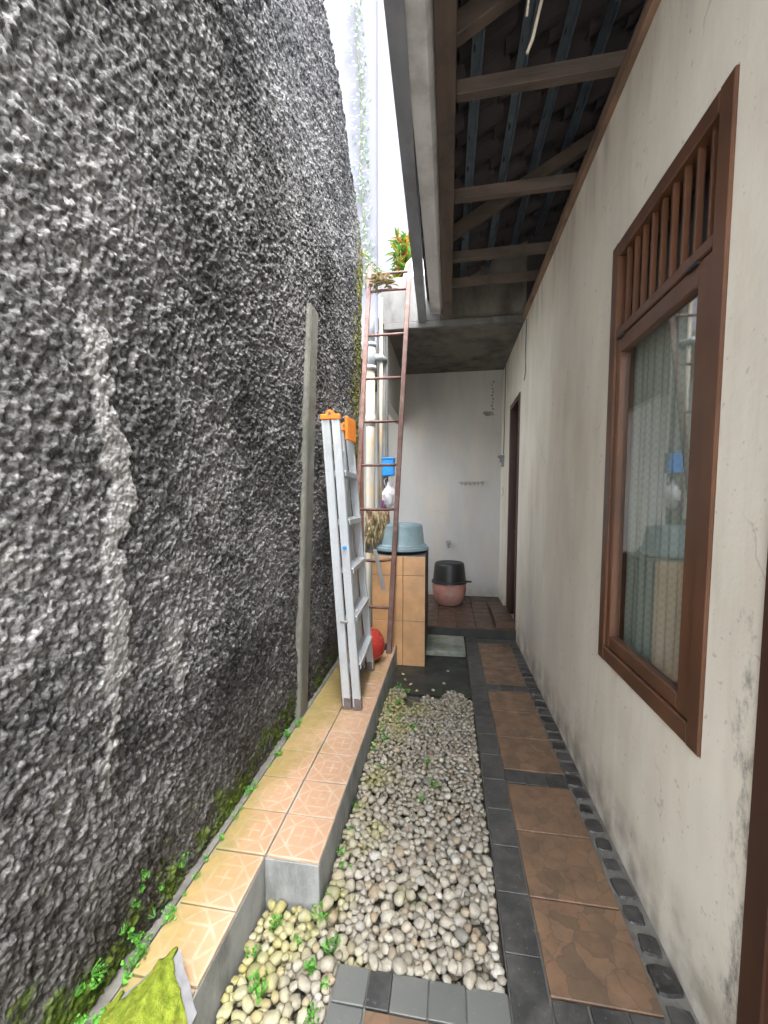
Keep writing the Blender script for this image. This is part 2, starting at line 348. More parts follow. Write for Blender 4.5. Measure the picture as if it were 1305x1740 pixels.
M_FOOT = m_generic('grey_rubber', (0.14, 0.115, 0.11), 0.7, 0.3, 40, 0.2)
M_BLUEP = m_generic('blue_plastic', (0.015, 0.25, 0.72), 0.4, 0.1, 20, 0.03)
M_IRON = m_generic('rusty_red_iron', (0.115, 0.052, 0.042), 0.62, 0.4, 25, 0.3, 120, 0.003, dirt=(0.19, 0.125, 0.105), dirt_amt=0.6)
M_PVC = m_generic('stained_pvc', (0.33, 0.315, 0.27), 0.45, 0.15, 8, 0.05, 40, 0.002, stretch=(1, 1, 0.3), dirt=(0.46, 0.30, 0.13), dirt_amt=0.75)
M_PVCG = m_generic('grey_pvc', (0.24, 0.26, 0.27), 0.45, 0.12, 12, 0.05)
M_BTILE = m_generic('apricot_wall_tile', (0.60, 0.34, 0.16), 0.36, 0.28, 5, 0.08, 30, 0.002, dirt=(0.34, 0.22, 0.13), dirt_amt=0.7)
M_BTILE_EDGE = m_generic('dark_tank_side', (0.05, 0.042, 0.035), 0.7, 0.4, 10, 0.3, dirt=(0.03, 0.045, 0.02))
M_BASIN = m_generic('grey_blue_plastic', (0.20, 0.295, 0.335), 0.45, 0.15, 14, 0.06, 60, 0.002, dirt=(0.30, 0.33, 0.33), dirt_amt=0.5)
M_BLACKP = m_generic('black_plastic', (0.016, 0.016, 0.017), 0.45, 0.3, 30, 0.08)
M_POTC = m_generic('pink_terracotta', (0.40, 0.19, 0.155), 0.7, 0.3, 9, 0.25, dirt=(0.46, 0.36, 0.31), dirt_amt=0.5)
M_RED = m_generic('red_gloss_plastic', (0.34, 0.032, 0.025), 0.25, 0.1, 14, 0.02)
M_BRICK = m_generic('crumbling_brick', (0.27, 0.165, 0.11), 0.85, 0.45, 25, 0.6, 60, 0.012, dirt=(0.42, 0.38, 0.30), dirt_amt=0.7)
M_ROOT = m_generic('dry_roots', (0.30, 0.25, 0.14), 0.85, 0.4, 50, 0.2)
M_BAG = m_generic('white_plastic_bag', (0.55, 0.55, 0.58), 0.4, 0.08, 20, 0.1)
M_PURPLE = m_generic('purple_plastic', (0.20, 0.03, 0.22), 0.5, 0.2)
M_METAL = m_generic('dull_steel', (0.32, 0.31, 0.29), 0.45, 0.3, 40, 0.1, metal=0.7)
M_CABLE = m_generic('old_white_cable', (0.58, 0.52, 0.43), 0.6, 0.2)
M_WHITE = m_generic('white_paint', (0.80, 0.80, 0.81), 0.6, 0.06, 3, 0.05)
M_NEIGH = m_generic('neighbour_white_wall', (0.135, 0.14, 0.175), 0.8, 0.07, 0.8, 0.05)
M_CEMENTBARE = m_generic('bare_broken_cement', (0.18, 0.185, 0.20), 0.8, 0.2, 40, 0.3)
def m_moss():
    n = NT('bright_moss'); v = n.pos()
    c = n.ramp(n.noise(v, 45, 6, 0.7), [(0.28, (0.08, 0.11, 0.010)), (0.5, (0.165, 0.215, 0.022)), (0.72, (0.26, 0.30, 0.045))])
    c = n.mix(n.ramp(n.noise(v, 14, 4), [(0.55, 0.0), (0.72, 0.6)]), c, (0.17, 0.12, 0.03))
    nb = n.bump(n.noise(v, 260, 4, 0.7), 0.9, 0.006)
    return n.set(c, 0.95, n.bump(n.noise(v, 60, 4), 0.6, 0.012, nb), spec=0.15)
M_MOSS = m_moss()
def m_leaf(name, cols, trans=0.35):
    n = NT(name); r = n.island()
    c = n.ramp(r, [(i / max(1, len(cols) - 1), k) for i, k in enumerate(cols)])
    n.set(c, 0.5, spec=0.35)
    tr = n.new('ShaderNodeBsdfTranslucent'); n.put(tr.inputs[0], c)
    mx = n.new('ShaderNodeMixShader'); mx.inputs[0].default_value = trans
    n.t.links.new(n.b.outputs[0], mx.inputs[1]); n.t.links.new(tr.outputs[0], mx.inputs[2]); n.t.links.new(mx.outputs[0], n.out.inputs[0])
    return n.m
M_WEED = m_leaf('weed_leaf', [(0.07, 0.24, 0.03), (0.11, 0.34, 0.05), (0.17, 0.42, 0.07)])
M_CROTON = m_leaf('croton_leaf', [(0.03, 0.12, 0.012), (0.05, 0.16, 0.02), (0.08, 0.18, 0.02), (0.16, 0.18, 0.02), (0.30, 0.11, 0.02), (0.04, 0.12, 0.02)])
M_VINE = m_leaf('vine_leaf', [(0.13, 0.18, 0.13), (0.18, 0.24, 0.18)])
M_STEM = m_generic('plant_stem', (0.12, 0.13, 0.05), 0.7)
def m_glass():
    n = NT('window_glass')
    tr = n.new('ShaderNodeBsdfTransparent'); tr.inputs[0].default_value = (0.93, 0.96, 0.95, 1)
    gl = n.new('ShaderNodeBsdfGlossy'); gl.inputs['Roughness'].default_value = 0.012
    fr = n.new('ShaderNodeFresnel'); fr.inputs[0].default_value = 1.55
    n.put(fr.inputs['Normal'], n.bump(n.noise(n.pos(), 3.0, 1), 0.02, 0.01)); 
    mx = n.new('ShaderNodeMixShader'); bf = n.new('ShaderNodeNewGeometry').outputs['Backfacing']; n.put(mx.inputs[0], n.math('MULTIPLY', n.math('MULTIPLY', fr.outputs[0], n.math('SUBTRACT', 1.0, bf)), 1.9, True))
    n.t.links.new(tr.outputs[0], mx.inputs[1]); n.t.links.new(gl.outputs[0], mx.inputs[2]); n.t.links.new(mx.outputs[0], n.out.inputs[0])
    return n.m
M_GLASS = m_glass()
def m_curtain():
    n = NT('lace_curtain'); v = n.obj(); x, y, z = n.xyz(v)
    rows = n.math('SINE', n.math('MULTIPLY', z, 210.0)); cols = n.math('SINE', n.math('MULTIPLY', y, 260.0))
    pat = n.smooth(n.math('ADD', n.math('MULTIPLY', rows, cols), n.math('MULTIPLY', n.noise(v, 30, 3), 0.6)), 0.1, 0.7)
    c = n.mix(n.math('MULTIPLY', pat, 0.3), (0.47, 0.48, 0.43), (0.27, 0.28, 0.25))
    n.set(c, 0.9)
    tr = n.new('ShaderNodeBsdfTranslucent'); n.put(tr.inputs[0], c)
    mx = n.new('ShaderNodeMixShader'); mx.inputs[0].default_value = 0.3
    n.t.links.new(n.b.outputs[0], mx.inputs[1]); n.t.links.new(tr.outputs[0], mx.inputs[2]); n.t.links.new(mx.outputs[0], n.out.inputs[0])
    return n.m
M_CURTAIN = m_curtain()

# ================================================================== SETTING
g = box('ground', (-300, -300, -0.5), (300, 300, -0.09), M_SOIL); tag(g, kind='structure')
bounce_ground = box('unseen_bounce_paving', (-14, -16, -0.0885), (0.69, -1.51, -0.012), m_concrete('pale_bounce_concrete', (0.50, 0.48, 0.45), sa=0.25)); tag(bounce_ground, kind='structure')  # unseen pale paving added behind the camera to bounce light into the passage
soil = box('gravel_bed_soil', (-0.70, -1.5, -0.088), (0.19, 2.98, -0.055), M_SOIL); tag(soil, kind='structure')
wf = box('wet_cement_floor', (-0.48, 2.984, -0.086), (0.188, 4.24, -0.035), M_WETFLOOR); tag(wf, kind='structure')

# ---- path with its tiles
XL, XT0, XT1, XW = 0.190, 0.305, 0.612, 0.70
path = box('path', (XL, 0.0, -0.087), (XW + 0.02, 4.245, -0.010), M_MORTAR); tag(path, kind='structure')
path_near = box('near_terrace_base', (-0.325, -1.5, -0.086), (XL - 0.002, 1.128, -0.011), M_MORTAR, path)
path_near2 = box('near_terrace_base', (XL, -1.5, -0.086), (XW + 0.02, -0.002, -0.011), M_MORTAR, path)
def tile_me(name, sx, sy, h=0.012, bev=0.0018):
    return box_me(name, (-sx / 2, -sy / 2, 0), (sx / 2, sy / 2, h), bev)
_tcache = {}
def tile(name, cx, cy, sx, sy, z, mat, parent, h=0.012, bev=0.0018, jit=0.0007, tilt=0.004, gap=0.006):
    key = (name, round(sx, 3), round(sy, 3), mat.name, h)
    if key not in _tcache:
        me = tile_me(name, sx - gap, sy - gap, h, bev); me.materials.append(mat); _tcache[key] = me
    o = bpy.data.objects.new(name, _tcache[key]); COL.objects.link(o); o.parent = parent
    o.location = (cx + rnd.uniform(-jit, jit), cy + rnd.uniform(-jit, jit), z + rnd.uniform(-0.0008, 0.0008))
    o.rotation_euler = (rnd.uniform(-tilt, tilt), rnd.uniform(-tilt, tilt), rnd.uniform(-tilt, tilt))
    return o
ZT = -0.0105
strips = [1.03, 2.04, 3.065, 4.09]      # starts of the dark cross strips, 0.105 wide
for k, y0 in enumerate(strips[:-1]):
    y = y0 + 0.105; pitch = (strips[k + 1] - y) / 3
    for i in range(3):
        tile('floor_tile', (XT0 + XT1) / 2, y + pitch * (i + 0.5), XT1 - XT0, pitch, ZT, M_PTILE, path)
for y0 in strips:
    n = 3; w = (XT1 - XT0) / n
    for i in range(n): tile('border_tile', XT0 + w * (i + 0.5), y0 + 0.0525, w, 0.105, ZT, M_DTILE, path)
yy = 1.03
while yy < 4.2:                          # long dark tiles along the gravel side
    L = min(0.205, 4.24 - yy); tile('border_tile', (XL + XT0) / 2, yy + L / 2, XT0 - XL - 0.004, L, ZT + 0.001, M_DTILE, path, gap=0.003); yy += 0.205
def stone_me(seed, sx, sy, h):
    r = random.Random(seed); bm = bmesh.new(); N = 16; a = []; b = []
    for k in range(N):
        t = 2 * math.pi * k / N; ct, st = math.cos(t), math.sin(t); q = (abs(ct) ** 7 + abs(st) ** 7) ** (-1 / 7)
        rr = q * r.uniform(0.93, 1.03)
        a.append(bm.verts.new((ct * rr * sx / 2, st * rr * sy / 2, 0))); b.append(bm.verts.new((ct * rr * sx / 2 * 0.9, st * rr * sy / 2 * 0.9, h * r.uniform(0.8, 1.1))))
    for k in range(N): bm.faces.new((a[k], a[(k + 1) % N], b[(k + 1) % N], b[k]))
    bm.faces.new(b)
    me = finish(bm, 'inset_stone'); me.materials.append(M_BSTONE); return me
stones = [stone_me(i, 0.066, 0.072, 0.010) for i in range(7)]
yy = 1.14
while yy < 4.2:                          # black stones set in mortar along the house wall
    o = link('inset_stone', rnd.choice(stones), None, path, (0.655 + rnd.uniform(-0.006, 0.006), yy, -0.0105), (0, 0, rnd.uniform(-0.15, 0.15)))
    s = rnd.uniform(0.85, 1.25) if yy < 2.1 else rnd.uniform(1.1, 1.28)
    o.scale = (s, s * rnd.uniform(0.9, 1.1), rnd.uniform(0.5, 1.0)); yy += 0.098
# near cross strip of grey tiles and the terrace towards the camera
xs = -0.318
for i, w in enumerate((0.098, 0.070, 0.108, 0.108, 0.120)):
    tile('border_tile', xs + w / 2, 1.077, w, 0.098, ZT, M_DTILE if i == 1 else M_GTILE, path, gap=0.003); xs += w
for i in range(4): tile('border_tile', -0.269, 0.978 - i * 0.1, 0.098, 0.098, ZT, M_GTILE, path, gap=0.003)
for i in range(4):
    for j in range(3): tile('floor_tile', -0.064 + i * 0.3065, 0.873 - j * 0.307, 0.3065, 0.307, ZT, M_PTILE, path) if -0.064 + i * 0.3065 < 0.6 else None

# ---- raised rear floor
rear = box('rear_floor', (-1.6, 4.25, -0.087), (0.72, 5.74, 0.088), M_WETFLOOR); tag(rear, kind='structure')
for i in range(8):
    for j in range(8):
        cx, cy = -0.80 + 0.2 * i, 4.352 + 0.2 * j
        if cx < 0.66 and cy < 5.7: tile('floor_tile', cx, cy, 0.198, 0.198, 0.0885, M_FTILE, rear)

# ---- tiled ledge along the left wall
ledge = empty('tiled_ledge', (0, 0, 0)); tag(ledge, kind='structure')
box('ledge_body', (-0.90, -1.0, -0.084), (-0.636, 1.286, 0.148), M_CEMENT, ledge, 0.004)
box('ledge_body', (-0.90, 1.288, -0.084), (-0.436, 3.486, 0.148), M_CEMENT, ledge, 0.004)
for k in range(-9, 11):
    yc = 1.386 + 0.2 * k
    tile('ledge_tile', -0.734, yc, 0.2, 0.2, 0.1485, M_LTILE, ledge, jit=0.001)
    if k >= 0: tile('ledge_tile', -0.534, yc, 0.2, 0.2, 0.1485, M_LTILE, ledge, jit=0.001)
box('wall_fillet', (-0.90, -1.0, 0.147), (-0.838, 3.486, 0.156), M_MORTAR, ledge)

# ================================================================== LEFT WALL (spatter stucco)
def vnoise(u, v, seed):
    r = np.random.RandomState(seed); T = r.rand(256, 256).astype(np.float32)
    iu = np.floor(u).astype(int); iv = np.floor(v).astype(int); fu = u - iu; fv = v - iv
    fu = fu * fu * (3 - 2 * fu); fv = fv * fv * (3 - 2 * fv)
    a = T[iu % 256, iv % 256]; b = T[(iu + 1) % 256, iv % 256]; c = T[iu % 256, (iv + 1) % 256]; d = T[(iu + 1) % 256, (iv + 1) % 256]
    return (a * (1 - fu) + b * fu) * (1 - fv) + (c * (1 - fu) + d * fu) * fv - 0.5
def rot_noise(y, z, size, seed):
    a = 0.6 + seed * 0.77; c, s = math.cos(a), math.sin(a)
    return vnoise((y * c + z * s) / size + 50, (-y * s + z * c) / size + 50, seed)
def wall_x(z): return -0.868 + 0.042 * (z - 0.16)
def wall_top(y): return float(np.interp(y, [-2, 1.2, 2.35, 2.69, 3.2, 3.45, 3.56], [4.35, 4.30, 4.17, 4.04, 3.76, 3.52, 3.38]))
wall = empty('boundary_wall', (-1.0, 1.0, 0.0)); tag(wall, 'tall rough grey spatter-stucco wall with mossy foot along the left side', 'wall')
def build_wall():
    ys = [-0.45]; 
    while ys[-1] < 3.54:
        y = ys[-1]; ys.append(y + (0.05 if y < 0.3 else 0.0032 + 0.0019 * max(0, y - 0.6)))
    ys = np.array(ys); nz = 1000
    tops = np.array([wall_top(y) for y in ys]); tops = tops + 0.03 * np.array([vnoise(np.array([y * 9.0 + 20]), np.array([3.3]), 5)[0] for y in ys])
    t = np.linspace(0, 1, nz)
    Y = np.repeat(ys[:, None], nz, 1); Z = 0.12 + t[None, :] * (tops[:, None] - 0.12)
    big = rot_noise(Y, Z, 0.28, 1); d = 0.020 * big
    amp = 0.75 + 0.7 * (rot_noise(Y, Z, 0.5, 2) + 0.3)
    cy = np.interp(Z, [0.60, 0.73, 0.91, 1.12, 1.315, 1.46, 1.56, 1.64, 1.84], [0.86, 0.852, 0.877, 0.888, 0.873, 0.912, 0.893, 0.858, 0.840])
    wid = 0.030 + 0.05 * rot_noise(Y, Z, 0.11, 9) + 0.035 * rot_noise(Y, Z, 0.035, 10) + 0.03 * rot_noise(Y, Z, 0.015, 11)      # ragged edge of the smoother cement run
    run = np.clip((wid - np.abs(Y - cy)) / 0.006, 0, 1) * np.clip((Z - 0.62) / 0.1, 0, 1) * np.clip((1.86 - Z) / 0.06, 0, 1)
    cy2 = 1.10 + 0.10 * (1.15 - Z); run2 = np.clip((wid * 0.8 - np.abs(Y - cy2)) / 0.006, 0, 1) * np.clip((Z - 0.72) / 0.05, 0, 1) * np.clip((1.12 - Z) / 0.1, 0, 1)
    run = np.maximum(run, run2 * 0.8)
    amp = amp * (1 - 0.45 * run)
    def clump(n): return np.sign(n) * np.abs(n * 2) ** 0.8 / 2
    s = 0.007 * clump(rot_noise(Y, Z, 0.040, 3)) + 0.008 * clump(rot_noise(Y, Z, 0.017, 4)) + 0.011 * clump(rot_noise(Y, Z, 0.0100, 6)) + 0.0080 * rot_noise(Y, Z, 0.0066, 7)
    d = d + amp * s + 0.007 * run
    X = wall_x(Z) + d - 0.010 * np.clip((Y - 2.7) / 0.6, 0, 1) * np.clip((Z - 1.5) / 1.0, 0, 1)
    ny = len(ys); verts = np.stack([X, Y, Z], -1).reshape(-1, 3)
    idx = np.arange(ny * nz).reshape(ny, nz)
    f = np.stack([idx[:-1, :-1], idx[1:, :-1], idx[1:, 1:], idx[:-1, 1:]], -1).reshape(-1, 4)
    me = bpy.data.meshes.new('stucco_face')
    me.vertices.add(len(verts)); me.vertices.foreach_set('co', verts.astype(np.float32).ravel())
    me.loops.add(f.size); me.loops.foreach_set('vertex_index', f.astype(np.int32).ravel())
    me.polygons.add(len(f)); me.polygons.foreach_set('loop_start', np.arange(0, f.size, 4, dtype=np.int32)); me.polygons.foreach_set('loop_total', np.full(len(f), 4, dtype=np.int32))
    me.update(calc_edges=True); me.polygons.foreach_set('use_smooth', np.ones(len(f), dtype=bool))
    at = me.attributes.new('cement_run', 'FLOAT', 'POINT'); at.data.foreach_set('value', run.astype(np.float32).ravel())
    o = link('stucco_face', me, M_STUCCO, wall); o.location = (1.0, -1.0, 0.0)
    # body of the wall behind the rough face (flat end and top)
    bm = bmesh.new(); yb = np.linspace(-0.45, 3.54, 40)
    rows = []
    for y in yb:
        zt = wall_top(y) - 0.012
        rows.append([bm.verts.new(p) for p in ((wall_x(0.1) - 0.022, y, -0.08), (wall_x(zt) - 0.030 - 0.01 * min(1, max(0, (y - 2.7) / 0.6)), y, zt), (wall_x(zt) - 0.16, y, zt), (-1.06, y, -0.08))])
    for a, b in zip(rows, rows[1:]):
        for k in range(4): bm.faces.new((a[k], a[(k + 1) % 4], b[(k + 1) % 4], b[k]))
    bm.faces.new(rows[0]); bm.faces.new(rows[-1][::-1]); bmesh.ops.recalc_face_normals(bm, faces=bm.faces[:])
    o = link('wall_core', finish(bm, 'wall_core'), M_STUCCO, wall); o.location = (1.0, -1.0, 0.0)
build_wall()
post = empty('concrete_post', (-0.83, 2.27, 0.16)); tag(post, 'slim grey concrete strip post set upright against the stucco wall', 'post')
def build_post():
    bm = bmesh.new(); N = 90; rows = []
    r = random.Random(3)
    for i in range(N + 1):
        z = 0.155 + (2.49 - 0.155) * i / N; x0 = wall_x(z)
        j = lambda s: r.uniform(-s, s)
        rows.append([bm.verts.new(p) for p in ((x0 - 0.03, 2.165, z), (x0 + 0.020 + j(.0015), 2.175 + j(.0015), z), (x0 + 0.027, 2.188 + j(.001), z), (x0 + 0.027, 2.305, z), (x0 - 0.03, 2.312, z))])
    for a, b in zip(rows, rows[1:]):
        for k in range(5): bm.faces.new((a[k], a[(k + 1) % 5], b[(k + 1) % 5], b[k]))
    bm.faces.new(rows[0][::-1]); bm.faces.new(rows[-1]); bmesh.ops.recalc_face_normals(bm, faces=bm.faces[:])
    o = link('post_shaft', finish(bm, 'post_shaft'), M_POST, post); o.location = (0.83, -2.27, -0.16)
build_post()

# ================================================================== HOUSE (right)
house = empty('house', (0, 0, 0)); tag(house, 'cream plastered house with brown window and open timber eaves on the right', 'house')
WY0, WY1, WZ0, WZ1 = 1.205, 1.975, 0.712, 2.512
DY0, DY1, DZ1 = 4.30, 4.95, 2.515
NY0, NY1, NZ1 = 0.10, 1.008, 2.25
def build_house_wall():
    ycut = [-2.0, NY0, NY1, WY0, WY1, DY0, DY1, 5.80]; zcut = [-0.085, 0.09, WZ0, NZ1, WZ1, DZ1, 3.14]
    bm = bmesh.new()
    def hole(y, z):
        return (NY0 < y < NY1 and z < NZ1) or (WY0 < y < WY1 and WZ0 < z < WZ1) or (DY0 < y < DY1 and 0.09 < z < DZ1)
    cells = {}
    for i in range(len(ycut) - 1):
        for j in range(len(zcut) - 1):
            cells[i, j] = not hole((ycut[i] + ycut[i + 1]) / 2, (zcut[j] + zcut[j + 1]) / 2)
    X0, X1 = 0.70, 0.84
    for (i, j), s in cells.items():
        if not s: continue
        y0, y1, z0, z1 = ycut[i], ycut[i + 1], zcut[j], zcut[j + 1]
        q = lambda *ps: bm.faces.new([bm.verts.new(p) for p in ps])
        q((X0, y0, z0), (X0, y0, z1), (X0, y1, z1), (X0, y1, z0)); q((X1, y0, z0), (X1, y1, z0), (X1, y1, z1), (X1, y0, z1))
        if not cells.get((i - 1, j)): q((X0, y0, z0), (X1, y0, z0), (X1, y0, z1), (X0, y0, z1))
        if not cells.get((i + 1, j)): q((X0, y1, z0), (X0, y1, z1), (X1, y1, z1), (X1, y1, z0))
        if not cells.get((i, j - 1)): q((X0, y0, z0), (X0, y1, z0), (X1, y1, z0), (X1, y0, z0))
        if not cells.get((i, j + 1)): q((X0, y0, z1), (X1, y0, z1), (X1, y1, z1), (X0, y1, z1))
    bmesh.ops.remove_doubles(bm, verts=bm.verts[:], dist=1e-5); bmesh.ops.recalc_face_normals(bm, faces=bm.faces[:])
    link('wall', finish(bm, 'wall'), M_PLASTER, house)
build_house_wall()
M_ROOM = m_generic('room_paint', (0.45, 0.43, 0.40), 0.8, 0.1, 3, 0.05)
def build_room():
    bm = bmesh.new()    # room shell behind the wall: floor, ceiling, three walls
    bm_box(bm, (0.845, -2.0, -0.08), (4.2, 5.74, 0.05)); bm_box(bm, (0.845, -2.0, 3.0), (4.2, 5.74, 3.08))
    bm_box(bm, (4.2, -2.0, -0.08), (4.3, 5.74, 3.08)); bm_box(bm, (0.845, -2.1, -0.08), (4.3, -2.002, 3.08)); bm_box(bm, (0.845, 5.742, -0.08), (4.3, 5.84, 3.08)); bm_box(bm, (0.845, 3.2, 0.05), (4.2, 3.28, 3.0))
    link('room_shell', finish(bm, 'room_shell'), M_ROOM, house)
build_room()
# window: frame > stiles, rails, slats, sash, pane
win = empty('window', (0.70, (WY0 + WY1) / 2, WZ0)); win.parent = house
def wchild(o): o.parent = win; o.location = (-0.70, -(WY0 + WY1) / 2, -WZ0); return o
FX0, FX1 = 0.692, 0.79; FW = 0.062
wchild(box('frame_stile', (FX0, WY0 + .002, WZ0 + .002), (FX1, WY0 + FW, WZ1 - .002), M_WOODW, None, 0.004))
wchild(box('frame_stile', (FX0, WY1 - FW, WZ0 + .002), (FX1, WY1 - .002, WZ1 - .002), M_WOODW, None, 0.004))
wchild(box('frame_rail', (FX0 + .001, WY0 + FW, WZ0 + .003), (FX1, WY1 - FW, WZ0 + 0.068), M_WOODW, None, 0.004))
wchild(box('frame_rail', (FX0 + .001, WY0 + FW, WZ1 - 0.06), (FX1, WY1 - FW, WZ1 - .003), M_WOODW, None, 0.004))
wchild(box('frame_rail', (FX0 + .003, WY0 + FW, 2.112), (FX1, WY1 - FW, 2.150), M_WOODW, None, 0.004))
SX0, SX1 = 0.700, 0.738; SW = 0.062
wchild(box('sash_stile', (SX0, WY0 + FW + .002, WZ0 + 0.071), (SX1, WY0 + FW + SW + .01, 2.109), M_WOODW, None, 0.004))
wchild(box('sash_stile', (SX0, WY1 - FW - SW + .022, WZ0 + 0.071), (SX1, WY1 - FW - .002, 2.109), M_WOODW, None, 0.004))
wchild(box('sash_rail', (SX0 + .001, WY0 + FW + SW + .01, WZ0 + 0.072), (SX1, WY1 - FW - SW + .022, WZ0 + 0.125), M_WOODW, None, 0.004))
wchild(box('sash_rail', (SX0 + .001, WY0 + FW + SW + .01, 2.045), (SX1, WY1 - FW - SW + .022, 2.108), M_WOODW, None, 0.004))
wchild(box('pane', (0.722, WY0 + FW + SW, WZ0 + 0.115), (0.726, WY1 - FW - SW + .03, 2.055), M_GLASS))
for i in range(9):
    y = WY0 + FW + (WY1 - WY0 - 2 * FW) * (i + 0.75) / 9.6
    wchild(box('slat', (FX0 + 0.016, y - 0.006, 2.148), (FX0 + 0.036, y + 0.006, WZ1 - 0.058), M_WOODW, None, 0.002))
for y in (1.36, 1.86): wchild(box('hinge', (FX0 - 0.003, y - 0.028, 2.101), (FX0 + 0.014, y + 0.028, 2.1115), M_BLACKP, None, 0.002))
box('vent_shade_board', (FX1 + 0.004, WY0 + .01, 2.15), (FX1 + 0.016, WY1 - .01, WZ1 - .01), M_BLACKP, None).parent = house  # black board standing in for the shade behind the vent slats
# curtain hanging inside the window
def build_curtain():
    bm = bmesh.new(); rows = []; r = random.Random(5); NY = 110
    for i in range(NY + 1):
        y = 1.365 + (1.905 - 1.365) * i / NY
        for_z = []
        for z in (0.79, 1.1, 1.45, 1.8, 2.10):
            k = 0.6 + 0.4 * (2.14 - z) / 1.5
            x = 0.772 + k * (0.010 * math.sin(y * 120) + 0.006 * math.sin(y * 41 + 1.3 + z * 0.5))
            sw = 0.02 * (2.14 - z) / 1.5 * (1 - i / NY)
            for_z.append(bm.verts.new((x, y - sw, z)))
        rows.append(for_z)
    for a, b in zip(rows, rows[1:]):
        for k in range(4): bm.faces.new((a[k], b[k], b[k + 1], a[k + 1]))
    o = link('curtain', finish(bm, 'curtain', True), M_CURTAIN); tag(o, 'pale lace curtain in vertical folds behind the house window', 'curtain')
build_curtain()
# far door and near door (frames and leaves set back in the wall)
def door(y0, y1, z0, z1, wood, wfr, leaf_x):
    d = empty('door', (0.70, y0, z0)); d.parent = house
    def ch(o): o.parent = d; o.location = (-0.70, -y0, -z0); return o
    ch(box('door_frame', (0.690, y0 + .002, z0), (0.80, y0 + wfr, z1 - .002), wood, None, 0.004))
    ch(box('door_frame', (0.690, y1 - wfr, z0), (0.80, y1 - .002, z1 - .002), wood, None, 0.004))
    ch(box('door_frame', (0.691, y0 + wfr, z1 - wfr), (0.80, y1 - wfr, z1 - .003), wood, None, 0.004))
    lf = ch(box('door_leaf', (leaf_x, y0 + wfr, z0), (leaf_x + 0.035, y1 - wfr, z1 - wfr), wood, None, 0.002))
    h = tube('door_handle', [(leaf_x - .05, y0 + wfr + .07, z0 + 1.0), (leaf_x - .05, y0 + wfr + .17, z0 + 1.0)], 0.009, M_METAL, lf)
    return d
door(DY0, DY1, 0.092, DZ1, M_WOODD, 0.06, 0.77)
door(NY0, NY1, 0.0, NZ1, M_WOODD, 0.075, 0.75)
box('door_step', (0.50, DY0 - 0.02, 0.10), (0.698, DY1 + 0.02, 0.17), M_FTILE, house, 0.004)
# eaves
bar('wall_plate', (0.690, -0.35, 3.165), (0.690, 4.12, 3.165), 0.034, 0.060, M_PLATE, house)
bar('eave_beam', (-0.030, -0.35, 3.265), (-0.030, 4.10, 3.265), 0.085, 0.13, M_BEAM, house)
for y in (0.1, 0.72, 1.36, 1.985, 2.625, 3.25, 3.62):
    bar('ceiling_joist', (0.014, y, 3.262), (0.84, y - 0.01, 3.268), 0.045, 0.062, M_JOIST, house)
def roof_z(x): return 3.335 + 0.55 * (x + 0.03)
for y in (0.55, 1.86, 3.17):
    bar('rafter', (-0.15, y, roof_z(-0.15) + 0.03), (2.6, y, roof_z(2.6) + 0.03), 0.055, 0.085, M_JOIST, house)
for x in (-0.11, 0.11, 0.34, 0.56, 0.78, 1.0, 1.22):
    bm = bmesh.new(); z = roof_z(x) + 0.095
    bm_box(bm, (x - 0.022, -0.35, z - 0.016), (x - 0.018, 4.2, z + 0.016)); bm_box(bm, (x + 0.018, -0.35, z - 0.016), (x + 0.022, 4.2, z + 0.016)); bm_box(bm, (x - 0.0179, -0.35, z + 0.012), (x + 0.0179, 4.2, z + 0.016))
    bm_box(bm, (x - 0.027, -0.35, z - 0.016), (x - 0.0221, 4.2, z - 0.013)); bm_box(bm, (x + 0.0221, -0.35, z - 0.016), (x + 0.027, 4.2, z - 0.013))
    link('batten', finish(bm, 'batten'), M_BATTEN, house)
roof = box('roof', (1.30, -0.35, 4.22), (1.34, 4.24, 4.30), M_RTILE, house)
